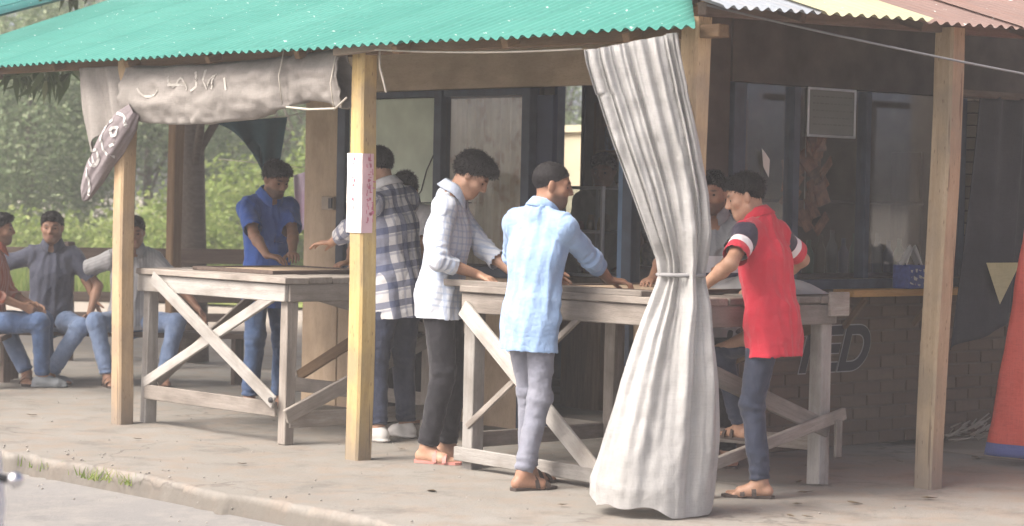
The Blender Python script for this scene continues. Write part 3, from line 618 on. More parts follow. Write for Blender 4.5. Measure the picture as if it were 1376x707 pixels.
marks('print', [[(.16, .06), (.22, .09), (.30, .07), (.36, .0), (.34, -.07)], [(.16, .0), (.2, .035), (.24, .01), (.2, -.03), (.15, -.01)], [(.24, -.05), (.29, -.03)], [(.40, .05), (.45, .09), (.52, .06), (.5, .0), (.42, .0), (.40, .05)], [(.46, .05), (.48, .02)], [(.56, .05), (.62, -.02), (.7, -.04)], [(.1, -.06), (.06, .0), (.1, .06)]], bundle, plain('white_print', (.50, .49, .47), .8), .009, on_bundle)
# dark cloth slung behind the rolled tarp
nu, nv = 60, 34; V = []
for i in range(nu):
    a = i / (nu - 1); tp = Vector((1.692, 6.237, 1.90)).lerp(Vector((2.08, 5.88, 1.95)), a); bo = Vector((1.94, 6.01, 1.90 - .50 * a ** .45)).lerp(Vector((2.03, 5.93, 1.44)), a ** 1.5)
    for j in range(nv):
        b = j / (nv - 1); q = tp.lerp(bo, b); q += Vector((FW2.x, FW2.y, 0)) * (.03 * math.sin(15 * a + 2 * b) * (.4 + b)); V.append(tuple(q))
dc = cloth('dark_cloth', 'dark navy cloth slung between posts behind the bright blue shirted man', 'cloth', V, nu, nv, M['navycloth'], False, .004)
tube('tie_string', [(1.4, 6.50, 2.02), (1.692, 6.237, 1.91), (2.08, 5.88, 1.955), (2.4, 5.55, 2.05)], .004, M['rope'], dc, 5)
# red tarp at the right, blue hem
nu, nv = 60, 100; V = []
for i in range(nu):
    a = i / (nu - 1)
    for j in range(nv):
        b = j / (nv - 1)                   # 0 top .. 1 hem
        y = (.10 + .345 * b ** 1.3) * (1 - a) + (-1.3) * a; z = 2.36 - b * (2.36 - .055 + .02 * a); x = 2.85 - .10 * a + (.022 * math.sin(a * 13) + .012 * math.sin(a * 33 + b * 3)) * (.3 + b); V.append((x, y, z))
V = np.array(V); V[:, 0] += .012 * vn(V * 8, 51)
rt_o = cloth('red_tarp', 'red tarpaulin with blue hem hanging at the shop end', 'tarp', V, nu, nv, M['redtarp'], False, .004)
Vh = V.reshape(nu, nv, 3)[:, -4:].copy(); Vh = np.concatenate([Vh - np.array([.005, 0, 0]), (Vh + np.array([.005, 0, 0]))[:, ::-1]], 1); mob('hem', Vh.reshape(-1, 3), grid_faces(nu, 8), M['bluehem'], rt_o)
board('beam', (2.85, -1.6, 2.36), (2.85, .1, 2.40), .05, .05, M['dark_wood'], shop)
# black flag cloth with pale triangle at the doorway
nu, nv = 40, 40; V = []
for i in range(nu):
    a = i / (nu - 1)
    for j in range(nv):
        b = j / (nv - 1); x = 3.05 + .95 * a + .16 * (1 - b) * (1 - a); zb = .60 + .32 * a; zt = 2.05; V.append((x, .80 + .05 * math.sin(a * 11 + b) * b + .02 * math.sin(a * 23), zt + (zb - zt) * b))
flag = cloth('black_cloth', 'black cloth hanging across the doorway with a pale yellow triangle', 'cloth', V, nu, nv, M['blackcloth'], False, .003)
tri = []; Ft = []
for r in range(9):
    for k in range(r + 1):
        zc = .86 + .24 * r / 8; xm = 3.36 + .025 * r / 8; hw = .165 * r / 8; x = xm + (0 if r == 0 else (-hw + 2 * hw * k / r)); tri.append((x, .735, zc))
idx = lambda r, k: r * (r + 1) // 2 + k
for r in range(8):
    for k in range(r + 1):
        Ft.append((idx(r, k), idx(r + 1, k), idx(r + 1, k + 1)))
        if k < r: Ft.append((idx(r, k), idx(r + 1, k + 1), idx(r, k + 1)))
mob('triangle_patch', tri, Ft, M['paleyellow'], flag, False)
board('beam', (2.9, .80, 2.06), (4.3, .80, 2.06), .04, .04, M['dark_wood'], shop)
# wires and strings
def sag(p0, p1, s, n=14): return [Vector(p0).lerp(Vector(p1), i / (n - 1)) - Vector((0, 0, s * 4 * (i / (n - 1)) * (1 - i / (n - 1)))) for i in range(n)]
tag(tube('wire', sag((.0, -.06, 2.30), (2.9, -1.02, 1.93), .03), .0055, M['wire'], None, 6), 'thin grey wire running from the corner post past the pale post', 'wire')
tag(tube('cord', sag((-.09, 2.44, 2.19), (-.12, .62, 2.12), .02), .005, M['rope'], None, 6), 'pale cord strung between yellow post and curtain under the eave', 'cord')
tag(tube('cord', [(-.06, 2.20, 2.17), (-.07, 2.185, 2.08), (-.06, 2.17, 2.02), (-.07, 2.13, 1.95)], .006, M['rope'], None, 6), 'short white string dangling beside the top of the yellow post', 'cord')
# ------------------------------------------------------------------ people: implicit-surface bodies and clothes
class Field:
    def __init__(s, lo, hi, h):
        s.o = np.array(lo, np.float32); s.h = h; s.n = np.ceil((np.array(hi) - s.o) / h).astype(int) + 1
        s.A = np.full(s.n, .2, np.float32)
    def sub(s, lo, hi, pad):
        i0 = np.clip(np.floor((np.array(lo) - pad - s.o) / s.h).astype(int), 0, s.n - 1); i1 = np.clip(np.ceil((np.array(hi) + pad - s.o) / s.h).astype(int) + 1, 1, s.n)
        ax = [(s.o[k] + s.h * np.arange(i0[k], i1[k])).astype(np.float32) for k in range(3)]
        return tuple(slice(i0[k], i1[k]) for k in range(3)), ax[0][:, None, None], ax[1][None, :, None], ax[2][None, None, :]
    def put(s, sl, d, k):
        a = s.A[sl]
        if k > 0: hh = np.maximum(k - np.abs(a - d), 0) / k; s.A[sl] = np.minimum(a, d) - hh * hh * k * .25
        else: s.A[sl] = np.minimum(a, d)
    def cap(s, a, b, ra, rb, k=.02, flat=None, cut=False):
        a = np.array(a, np.float32); b = np.array(b, np.float32); R = max(ra, rb) * (1 if not flat else max(1, flat[1])); pad = R + k + .03
        sl, X, Y, Z = s.sub(np.minimum(a, b), np.maximum(a, b), pad); d = b - a; L2 = max(float(d @ d), 1e-9)
        t = np.clip(((X - a[0]) * d[0] + (Y - a[1]) * d[1] + (Z - a[2]) * d[2]) / L2, 0, 1)
        qx = X - a[0] - t * d[0]; qy = Y - a[1] - t * d[1]; qz = Z - a[2] - t * d[2]; D = qx * qx + qy * qy + qz * qz; sc = 1.
        if flat:
            n, ra_ = np.array(flat[0], np.float32), flat[1]; qn = qx * n[0] + qy * n[1] + qz * n[2]; D = D + qn * qn * (1 / ra_ ** 2 - 1); sc = min(1, ra_) ** .5
        dd = (np.sqrt(D) - (ra + (rb - ra) * t)) * sc
        if cut: s.A[sl] = np.maximum(s.A[sl], -dd)
        else: s.put(sl, dd, k)
    def ell(s, c, R3, r, k=.02, cut=False):
        """ellipsoid: centre c, rotation R3 (Matrix 3x3), radii r"""
        c = np.array(c, np.float32); m = max(r); sl, X, Y, Z = s.sub(c, c, m + k + .02); Rm = np.array(R3, np.float32).T
        x = X - c[0]; y = Y - c[1]; z = Z - c[2]; q = 0; q2 = 0
        for i in range(3):
            l = Rm[i, 0] * x + Rm[i, 1] * y + Rm[i, 2] * z; q = q + (l / r[i]) ** 2; q2 = q2 + (l / r[i] ** 2) ** 2
        k0 = np.sqrt(q); dd = k0 * (k0 - 1) / np.maximum(np.sqrt(q2), 1e-4)
        if cut:
            a = s.A[sl]; b = -dd; hh = np.maximum(k - np.abs(a - b), 0) / max(k, 1e-5); s.A[sl] = np.maximum(a, b) + hh * hh * k * .25
        else: s.put(sl, dd, k)
    def plane(s, p, n, lo=None, hi=None, pad=.0):
        """remove everything on the +n side of p (optionally only near lo..hi)"""
        sl, X, Y, Z = s.sub(lo if lo is not None else s.o, hi if hi is not None else s.o + s.h * s.n, pad)
        s.A[sl] = np.maximum(s.A[sl], (X - p[0]) * n[0] + (Y - p[1]) * n[1] + (Z - p[2]) * n[2])
    def mesh(s):
        A = s.A; A[0] = A[-1] = .2; A[:, 0] = A[:, -1] = .2; A[:, :, 0] = A[:, :, -1] = .2
        S = A < 0; c = np.zeros(np.array(A.shape) - 1, np.uint8)
        for i in (0, 1):
            for j in (0, 1):
                for k in (0, 1): c += S[i:A.shape[0] - 1 + i, j:A.shape[1] - 1 + j, k:A.shape[2] - 1 + k]
        act = (c > 0) & (c < 8); I = np.argwhere(act); vid = np.full(c.shape, -1, np.int32); vid[act] = np.arange(len(I))
        acc = np.zeros((len(I), 3)); cnt = np.zeros(len(I)); cv = {}
        for i in (0, 1):
            for j in (0, 1):
                for k in (0, 1): cv[i, j, k] = A[I[:, 0] + i, I[:, 1] + j, I[:, 2] + k]
        for p in cv:
            for ax in range(3):
                if p[ax] == 0:
                    q = list(p); q[ax] = 1; a = cv[p]; b = cv[tuple(q)]; m = (a < 0) != (b < 0); t = a[m] / (a[m] - b[m]); pos = np.array(p, float)[None].repeat(m.sum(), 0); pos[:, ax] += t; acc[m] += pos; cnt[m] += 1
        V = s.o + s.h * (I + acc / cnt[:, None]); Fs = []
        for ax in range(3):
            o1, o2 = [(1, 2), (2, 0), (0, 1)][ax]
            sl0 = [slice(None)] * 3; sl1 = [slice(None)] * 3; sl0[ax] = slice(0, -1); sl1[ax] = slice(1, None)
            e = S[tuple(sl0)] != S[tuple(sl1)]; J = np.argwhere(e); J = J[(J[:, o1] > 0) & (J[:, o2] > 0) & (J[:, o1] < A.shape[o1] - 1) & (J[:, o2] < A.shape[o2] - 1)]
            ins = S[J[:, 0], J[:, 1], J[:, 2]]; d1 = np.zeros(3, int); d1[o1] = 1; d2 = np.zeros(3, int); d2[o2] = 1
            g = lambda K: vid[K[:, 0], K[:, 1], K[:, 2]]
            Q = np.stack([g(J - d1 - d2), g(J - d2), g(J), g(J - d1)], 1); Q[~ins] = Q[~ins][:, ::-1]; Fs.append(Q)
        F = np.concatenate(Fs); F = F[(F >= 0).all(1)]; return V, F
def vnormals(V, F):
    n = np.cross(V[F[:, 2]] - V[F[:, 0]], V[F[:, 3]] - V[F[:, 1]]); N = np.zeros_like(V)
    for k in range(4): np.add.at(N, F[:, k], n)
    return N / np.maximum(np.linalg.norm(N, axis=1, keepdims=True), 1e-9)
def smooth(V, F, it=1, f=.5):
    for _ in range(it):
        S = np.zeros_like(V); C = np.zeros(len(V))
        for a, b in ((0, 1), (1, 2), (2, 3), (3, 0)):
            np.add.at(S, F[:, a], V[F[:, b]]); np.add.at(S, F[:, b], V[F[:, a]]); np.add.at(C, F[:, a], 1); np.add.at(C, F[:, b], 1)
        V = V + f * (S / np.maximum(C, 1)[:, None] - V)
    return V
# skin: colour attribute holds the local tone (lips, brows, beard, palms)
t = NT('skin'); a = t.attr('tone'); n = t.noise(t.obj(), 55, 4); c = t.mix(t.math('MULTIPLY', t.ramp(n, .4, .75), .25), a.outputs['Color'], (.16, .075, .045)); t.bump(t.noise(t.obj(), 140, 3), .12, .003); M['skin'] = t.done(c, .52, .4)
t.b.inputs['Subsurface Weight'].default_value = .06; t.b.inputs['Subsurface Radius'].default_value = (.012, .005, .003); t.b.inputs['Subsurface Scale'].default_value = .3
t = NT('hair'); M['hair'] = t.done(t.mix(t.ramp(t.noise(t.obj(), 60, 3), .4, .7), (.005, .0045, .005), (.013, .011, .011)), .6, .2)
t = NT('hair_grey'); M['hair_crop'] = t.done(t.mix(t.ramp(t.noise(t.obj(), 60, 3), .4, .7), (.008, .007, .008), (.02, .018, .019)), .7, .2)
M['eye'] = plain('eye_white', (.55, .52, .48), .3, var=.05); M['iris'] = plain('iris', (.02, .014, .01), .25, var=.05)
def fabric(name, colf, rough=.85, bump=.25):
    t = NT(name); a = t.attr('pat'); s = t.n('SeparateXYZ'); t.l(a.outputs['Vector'], s.inputs[0]); c = colf(t, s.outputs[0], s.outputs[1], s.outputs[2])
    w = t.noise(t.obj(), 170, 2); big = t.noise(t.obj(), 5, 4); m = t.n('HueSaturation'); t.l(c if isinstance(c, bpy.types.NodeSocket) else t.mix(0., c, c), m.inputs['Color']); t.l(t.math('ADD', .86, t.math('MULTIPLY', big, .28)), m.inputs['Value'])
    rg = t.math('ABSOLUTE', t.math('SUBTRACT', t.noise(t.obj((1.3, 1.3, .7)), 7.5, 3, .5), .5)); rg2 = t.math('ABSOLUTE', t.math('SUBTRACT', t.noise(t.obj((.8, .8, 1.5)), 13, 2, .5), .5)); t.bump(t.math('ADD', t.math('MULTIPLY', w, .12), t.math('ADD', t.math('MULTIPLY', rg, 3.0), t.math('MULTIPLY', rg2, 1.2))), .55, .013); t.b.inputs['Sheen Weight'].default_value = .15
    return t.done(m.outputs[0], rough, .2)
def band(t, x, c, w):   # 1 inside |x-c|<w
    return t.math('LESS_THAN', t.math('ABSOLUTE', t.math('SUBTRACT', x, c)), w)
def per(t, x, period, off, w):
    return t.math('LESS_THAN', t.math('ABSOLUTE', t.math('SUBTRACT', t.math('MODULO', t.math('ADD', x, 10 * period + off), period), period / 2)), w)
def c_plaid(t, u, v, k):
    c = (.56, .56, .56); a = per(t, u, .105, .0, .019); b = per(t, v, .105, .02, .019)
    c = t.mix(t.math('MULTIPLY', a, .70), c, (.05, .07, .15)); c = t.mix(t.math('MULTIPLY', b, .72), c, (.05, .07, .15))
    for x in (u, v): c = t.mix(t.math('MULTIPLY', per(t, x, .105, .052, .006), .55), c, (.22, .24, .32))
    return c
def c_check(t, u, v, k):
    c = (.55, .585, .63)
    for x in (u, v): c = t.mix(t.math('MULTIPLY', per(t, x, .034, 0, .005), .5), c, (.30, .38, .52))
    return c
def c_stripe(t, u, v, k):   # grey polo: white then navy chest bands
    tor = t.math('LESS_THAN', k, .5); c = (.25, .26, .27)
    c = t.mix(t.math('MULTIPLY', band(t, v, .0, .045), tor), c, (.62, .63, .66)); c = t.mix(t.math('MULTIPLY', band(t, v, -.075, .028), tor), c, (.04, .045, .08)); c = t.mix(t.math('MULTIPLY', band(t, v, -.135, .03), tor), c, (.45, .47, .50)); return c
def c_red(t, u, v, k):      # red tee: navy sleeve top with white band
    arm = t.math('GREATER_THAN', k, .5); c = (.50, .028, .05)
    c = t.mix(t.math('MULTIPLY', band(t, v, .045, .045), arm), c, (.035, .03, .05)); c = t.mix(t.math('MULTIPLY', band(t, v, .115, .024), arm), c, (.72, .70, .70)); return c
def c_solid(c1, c2): return lambda t, u, v, k: t.mix(t.ramp(t.noise(t.obj(), 12, 4), .35, .7), c1, c2)
def c_fine(c1, c2, p): return lambda t, u, v, k: t.mix(t.math('MULTIPLY', per(t, u, p, 0, p * .25), .5), c1, c2)
M['f_plaid'] = fabric('plaid_cotton', c_plaid); M['f_check'] = fabric('white_check_cotton', c_check); M['f_stripe'] = fabric('striped_polo', c_stripe); M['f_red'] = fabric('red_jersey', c_red)
M['f_lblue'] = fabric('light_blue_cotton', c_solid((.24, .36, .56), (.29, .42, .62))); M['f_blue'] = fabric('bright_blue_cotton', c_solid((.028, .085, .33), (.05, .125, .42)))
M['f_white'] = fabric('white_cotton', c_solid((.52, .52, .53), (.6, .6, .61))); M['f_navy'] = fabric('navy_jersey', c_solid((.055, .062, .09), (.075, .083, .115))); M['f_grey'] = fabric('grey_cotton', c_fine((.30, .30, .30), (.40, .40, .41), .022))
M['f_orange'] = fabric('orange_check_cotton', c_fine((.42, .13, .08), (.55, .36, .30), .03)); M['f_beige'] = fabric('beige_cotton', c_solid((.34, .31, .27), (.40, .37, .33)))
M['f_black'] = fabric('black_trousers', c_solid((.012, .012, .015), (.022, .021, .025))); M['f_navyjean'] = fabric('dark_navy_jeans', c_solid((.025, .032, .055), (.045, .054, .085))); M['f_jean'] = fabric('blue_jeans', c_solid((.045, .08, .16), (.08, .13, .24))); M['f_ljean'] = fabric('pale_blue_jeans', c_solid((.13, .19, .31), (.21, .28, .42)))
M['f_greyp'] = fabric('grey_trousers', c_solid((.17, .18, .22), (.22, .23, .27)))
M['sole'] = plain('sandal_sole', (.06, .045, .038), .8); M['pink_sandal'] = plain('pink_sandal', (.45, .20, .17), .7); M['shoe_white'] = plain('white_shoe', (.60, .59, .56), .6); M['shoe_grey'] = plain('grey_shoe', (.22, .24, .25), .7)
def ik(a, tgt, l1, l2, pole):
    a = Vector(a); t = Vector(tgt); d = t - a; L = d.length
    if L > (l1 + l2) * .995: t = a + d.normalized() * (l1 + l2) * .995; d = t - a; L = d.length
    x = (l1 * l1 - l2 * l2 + L * L) / (2 * L); h = math.sqrt(max(l1 * l1 - x * x, 0)); dn = d / L; pv = Vector(pole); pv = pv - dn * pv.dot(dn)
    if pv.length < 1e-4: pv = Vector((0, 1, 0))
    return a + dn * x + pv.normalized() * h, t
def person(label, loc, face, h=1.66, res=.006, pelvis=(0, 0, None), lean=0, side=0, twist=0, head=(0, 0, 0), feet=((-.10, 0, 8), (.10, 0, -8)), hands=(None, None), poles=((-.6, -.7, -.3), (.6, -.7, -.3)), kpoles=((0, 1, 0), (0, 1, 0)),
           curl=(.5, .5), hdir=(None, None), shirt='f_white', sleeve=.45, shirt_len=.10, fit=1., collar=True, trousers='f_black', leg_fit=1., shoes='sandal', shoe_mat=None, hair='short', tone=(.27, .135, .08), beard=0., belly=0., flare=0., cuff=False, group=None):
    """face = world direction (x,y). local frame: +Y forward, +X the person's right"""
    yaw = math.atan2(-face[0], face[1]); lz = loc[2] if len(loc) > 2 else 0; RW = Matrix.Translation((loc[0], loc[1], lz)) @ Matrix.Rotation(yaw, 4, 'Z'); RI = RW.inverted(); k = h / 1.735
    root = thing('person', label, 'person', (loc[0], loc[1], lz), yaw, group)
    pel = Vector((pelvis[0], pelvis[1], pelvis[2] if pelvis[2] is not None else .905 * k))
    def E3(y, p, r): return (Matrix.Rotation(rad(y), 3, 'Z') @ Matrix.Rotation(rad(-p), 3, 'X') @ Matrix.Rotation(rad(r), 3, 'Y'))
    R0 = E3(twist * .3, lean * .25, side * .3); R1 = E3(twist * .6, lean * .6, side * .6); R2 = E3(twist, lean, side); RH = E3(head[0], head[1], head[2]); RN = E3((twist + head[0]) / 2, (lean + head[1]) / 2 + 6, (side + head[2]) / 2)
    chest = pel + R1 @ Vector((0, 0, .28 * k)); shc = chest + R2 @ Vector((0, -.012, .205 * k)); neck = shc + R2 @ Vector((0, 0, .05 * k)); hc = neck + RN @ Vector((0, .012, .075 * k)) + RH @ Vector((0, .012, .082 * k))
    sh = [shc + R2 @ Vector((s * .160 * k, 0, -.016 * k)) for s in (-1, 1)]; hip = [pel + R0 @ Vector((s * .080 * k, 0, -.01)) for s in (-1, 1)]
    ar = []; 
    for i, s in enumerate((-1, 1)):
        tgt = RI @ Vector(hands[i]) if hands[i] is not None else sh[i] + Vector((s * .08, .06, -.50 * k))
        el, wr = ik(sh[i], tgt, .285 * k, .25 * k, R2 @ Vector(poles[i])); ar.append((sh[i], el, wr))
    lg = []
    for i, s in enumerate((-1, 1)):
        f = feet[i]; an = Vector((f[0], f[1], (f[3] if len(f) > 3 else 0) + .085 * k)); kn, an = ik(hip[i], an, .415 * k, .405 * k, kpoles[i]); lg.append((hip[i], kn, an))
    pts = [pel, hc, chest] + [p for a in ar for p in a] + [p for a in lg for p in a]; lo = np.min(pts, 0) - .24; hi = np.max(pts, 0) + .24; lo[2] = min(lo[2], -.02); lo[2] = max(lo[2], -.04)
    nf = R2 @ Vector((0, 1, 0)); nf1 = R1 @ Vector((0, 1, 0)); nf0 = R0 @ Vector((0, 1, 0))
    # ---- body
    B = Field(lo, hi, res); HS = .97 * k ** .4
    B.cap(hip[0], hip[1], .080 * k, .080 * k, .05, (nf0, .95)); B.cap(pel, chest, .122 * k + belly, .130 * k, .05, (nf1, .72)); B.ell(chest + R2 @ Vector((0, 0, .06 * k)), R2, (.146 * k, .098 * k, .16 * k), .05)
    B.cap(sh[0], sh[1], .055 * k, .055 * k, .05); B.cap(shc, hc - RH @ Vector((0, .02, .05)), .060 * k, .052 * k, .03)
    for i in (0, 1): B.cap(neck + R2 @ Vector((0, -.02, .01)), sh[i] + R2 @ Vector((0, -.01, .012)), .045 * k, .038 * k, .04)
    for a, e, w in ar:
        B.cap(a, e, .045 * k, .036 * k, .02); m_ = Vector(e).lerp(w, .3); B.cap(e, m_, .036 * k, .037 * k, .02); B.cap(m_, w, .037 * k, .0245 * k, .02)
    for a, kn, an in lg:
        B.cap(a, kn, .070 * k, .043 * k, .03); c_ = Vector(kn).lerp(an, .3); B.cap(kn, c_, .039 * k, .040 * k, .03); B.cap(c_, an, .039 * k, .032 * k, .03)
    # feet
    FR = []
    for i in (0, 1):
        f = feet[i]; an = lg[i][2]; FM = Matrix.Rotation(rad(f[2]), 3, 'Z'); FR.append(FM); P = lambda x, y, z: an + FM @ Vector((x * k, y * k, z * k)); s = -1 if i == 0 else 1
        B.cap(P(0, -.035, -.048), P(s * .012, .10, -.055), .034 * k, .030 * k, .02); B.cap(P(-s * .014, .10, -.057), P(s * .024, .095, -.059), .026 * k, .024 * k, .02); B.cap(an, P(0, .05, -.045), .036 * k, .032 * k, .03)
        for j in range(5):
            xx = -s * .030 + s * .0155 * j; yy = .175 - .010 * j - (.004 if j == 0 else 0); r = .0135 if j == 0 else .0095; B.cap(P(xx * .9, .12, -.06), P(xx, yy, -.070 + (.003 if j == 0 else 0)), r * k, r * k, .006)
    # hands
    HF = []
    for i, s in enumerate((-1, 1)):
        a, e, w = ar[i]; d = Vector(hdir[i][0]) if hdir[i] else (w - e); d = (RI.to_3x3() @ d).normalized() if hdir[i] else d.normalized()
        nrm = RI.to_3x3() @ Vector(hdir[i][1]) if hdir[i] else Vector((-s * .8, .3, -.5)); nrm = (nrm - d * nrm.dot(d)).normalized()   # palm normal
        sd_ = d.cross(nrm) * (1 if i == 1 else -1)          # towards the thumb side
        C = lambda x, y, z: w + (sd_ * x + d * y + nrm * z) * k
        B.cap(C(.016, .012, 0), C(.024, .075, .002), .017 * k, .017 * k, .014, (nrm, .8)); B.cap(C(-.010, .012, 0), C(-.026, .072, .004), .016 * k, .014 * k, .014, (nrm, .8)); B.cap(C(0, .0, 0), C(0, .07, -.002), .022 * k, .024 * k, .014, (nrm, .62))
        cu = curl[i]
        for j, (x, y, L) in enumerate(((.030, .083, .074), (.010, .090, .083), (-.011, .086, .077), (-.030, .076, .060))):
            p = C(x, y, .002); an_ = cu * .45; dirx = x * 1.2
            for m_, fr in enumerate((.42, .32, .26)):
                dv = (d * math.cos(an_) + nrm * math.sin(an_) + sd_ * dirx * math.cos(an_)).normalized(); q = p + dv * L * fr * k; B.cap(p, q, (.0092 - .0007 * m_) * k, (.0086 - .0008 * m_) * k, .0045); p = q; an_ += cu * .95
        p = C(.026, .022, .006); dv = (sd_ * .75 + d * .62 + nrm * (.2 + .35 * cu)).normalized(); q = p + dv * .040 * k; B.cap(p, q, .0135 * k, .0110 * k, .012); dv = (sd_ * (.35 - .5 * cu) + d * .85 + nrm * (.25 + .35 * cu)).normalized(); q2 = q + dv * .030 * k; B.cap(q, q2, .0108 * k, .0098 * k, .005); B.cap(q2, q2 + (dv + nrm * .3 * cu).normalized() * .024 * k, .0098 * k, .0085 * k, .005)
    # head
    H = lambda x, y, z: hc + RH @ (Vector((x, y, z)) * HS); R3 = RH
    B.ell(H(0, -.012, .034), R3, [r * HS for r in (.074, .093, .080)], .03); B.ell(H(0, .022, -.030), R3, [r * HS for r in (.060, .068, .082)], .03); B.ell(H(0, .052, -.088), R3, [r * HS for r in (.032, .030, .026)], .035)
    for s in (-1, 1):
        B.cap(H(s * .052, .0, -.060), H(s * .022, .058, -.092), .020 * HS, .016 * HS, .03); B.ell(H(s * .044, .055, -.022), R3, [r * HS for r in (.020, .020, .018)], .025); B.cap(H(s * .016, .082, .024), H(s * .046, .066, .022), .011 * HS, .010 * HS, .014)
        B.ell(H(s * .078, -.008, -.006), R3 @ Matrix.Rotation(s * .35, 3, 'Z'), [r * HS for r in (.009, .020, .031)], .008); B.ell(H(s * .031, .096, .0), R3, [r * HS for r in (.017, .016, .011)], .012, True)
    B.cap(H(0, .088, .012), H(0, .106, -.026), .0075 * HS, .0115 * HS, .012); 
    for s in (-1, 1): B.ell(H(s * .012, .096, -.033), R3, [r * HS for r in (.0095, .011, .008)], .008)
    B.cap(H(-.018, .080, -.057), H(.018, .080, -.057), .0075 * HS, .0075 * HS, .007); B.cap(H(-.015, .081, -.070), H(.015, .081, -.070), .0085 * HS, .0085 * HS, .007); B.cap(H(-.020, .094, -.0635), H(.020, .094, -.0635), .0035 * HS, .0035 * HS, .0, None, True)
    V, F = B.mesh(); V = smooth(V, F, 1, .35)
    hl = (V - np.array(hc)) @ np.array(RH) / HS; tn = np.array(tone)[None] * np.ones((len(V), 1)); tn *= 1 + .10 * vn(V * 30, 3)[:, None]
    inh = (np.abs(hl[:, 2]) < .14) & (np.abs(hl[:, 0]) < .1) & (np.abs(hl[:, 1]) < .14)
    def paint(mask, c, a=1.): tn[:] = tn * (1 - mask[:, None] * a) + np.array(c)[None] * mask[:, None] * a
    G = lambda x, y, z, sx, sy, sz: np.exp(-((np.abs(hl[:, 0]) - x) / sx) ** 2 - ((hl[:, 1] - y) / sy) ** 2 - ((hl[:, 2] - z) / sz) ** 2) * inh
    paint(np.clip(G(.032, .08, .025, .016, .03, .0055) * 1.6, 0, 1), (.02, .016, .014), .9); paint(np.clip(G(0, .085, -.063, .018, .02, .009) * 1.3, 0, 1), (.22, .085, .065), .75); paint(G(.031, .085, .0, .018, .02, .010), (.10, .05, .035), .6)
    if beard: 
        bm = np.clip((-.035 - hl[:, 2]) / .02, 0, 1) * np.clip((hl[:, 1] + .01) / .03, 0, 1) * inh * (1 - G(0, .09, -.063, .018, .03, .008)); bm = np.maximum(bm, G(0, .09, -.045, .026, .03, .006)); bm *= hl[:, 2] > -.125; paint(np.clip(bm, 0, 1), (.025, .02, .018), beard)
    hand_end = np.zeros(len(V)); 
    body = mob('body', V, F, M['skin'], root, True, {'tone': np.clip(tn, .005, 1)}, RW)
    for s in (-1, 1):
        bmx = bmesh.new(); bmesh.ops.create_uvsphere(bmx, u_segments=10, v_segments=8, radius=.0112 * HS); me = bpy.data.meshes.new('eye'); bmx.to_mesh(me); bmx.free(); me.materials.append(M['eye']); me.materials.append(M['iris'])
        for p_ in me.polygons:
            p_.use_smooth = True
            if p_.center.y > .0045 * HS: p_.material_index = 1
        link(bpy.data.objects.new('eye', me), body, RW @ Matrix.Translation(H(s * .031, .0700, -.001)) @ RH.to_4x4() @ Matrix.Rotation(rad(-18), 4, 'X'))
    # ---- hair
    c0 = np.array(hc); Fh = Field(c0 - .17, c0 + .17, .0055); thick = dict(short=.008, mop=.020, crop=.004, wavy=.012)[hair]
    Fh.ell(H(0, -.014, .036), R3, [(r + thick) * HS for r in (.075, .094, .082)], .0)
    if hair in ('mop', 'wavy'): Fh.ell(H(.0, .03, .088), R3, [r * HS for r in (.074, .082, .040 if hair == 'mop' else .03)], .03); Fh.ell(H(.01, .078, .068), R3, [r * HS for r in (.062, .032, .030)], .02)
    if hair == 'short': Fh.ell(H(.006, .048, .088), R3, [r * HS for r in (.060, .052, .026)], .03)
    hb = .030 if hair != 'mop' else .020; nl = Vector((0, .62, -1)).normalized(); pc = H(0, 0, .012 if hair != 'mop' else 0)
    Fh.plane(np.array(pc), np.array(RH @ nl)); Fh.plane(np.array(H(0, 0, -.055)), np.array(RH @ Vector((0, 0, -1))))
    for s in (-1, 1): Fh.ell(H(s * .07, .075, -.01), R3, [r * HS for r in (.035, .055, .055)], .01, True)
    Fh.ell(H(0, .115, -.0), R3, [r * HS for r in (.055, .05, .055 if hair != 'mop' else .048)], .01, True)
    V, F = Fh.mesh(); N = vnormals(V, F); V = V + N * (vn(V * np.array([90, 90, 40]), 5) * .0035 + vn(V * 38, 6) * .004 * (2 if hair == 'wavy' else 1))[:, None] * (1 if hair != 'crop' else .25)
    hm = M['hair'] if hair != 'crop' else M['hair_crop']
    ho = mob('hair', V, F, hm, root, True, None, RW)
    if True:
        r_ = np.random.default_rng(int(abs(loc[0]) * 100)); sel = r_.choice(len(V), 2600); P0 = V[sel]; n0 = N[sel]; top = np.array(RH @ Vector((0, .35, -.55))); dn = n0 * .55 + top * .6 + r_.normal(0, .25, (2600, 3)); dn /= np.linalg.norm(dn, axis=1, keepdims=True)
        L = (.3 if hair == 'crop' else 1.) * r_.uniform(.012, .030 if hair != 'short' else .020, 2600)[:, None]; sx = np.cross(dn, n0); sx /= np.maximum(np.linalg.norm(sx, axis=1, keepdims=True), 1e-6); w_ = .0013
        Vt = np.stack([P0 - sx * w_ - n0 * .003, P0 + sx * w_ - n0 * .003, P0 + dn * L * .6 + sx * w_ * .7, P0 + dn * L * .6 - sx * w_ * .7], 1).reshape(-1, 3); mob('hair_tuft', Vt, np.arange(10400).reshape(-1, 4), hm, ho, True, None, RW)
    # ---- shirt
    def seg(p, a, b): a = np.array(a); b = np.array(b); d = b - a; t = np.clip(((p - a) @ d) / (d @ d), 0, 1); return t, np.linalg.norm(p - a - t[:, None] * d, axis=1)
    ends = []; inf = .012 * fit; S = Field(lo, hi, max(res, .007)); hem = pel + R0 @ Vector((0, 0, -shirt_len)); down = R0 @ Vector((0, 0, -1))
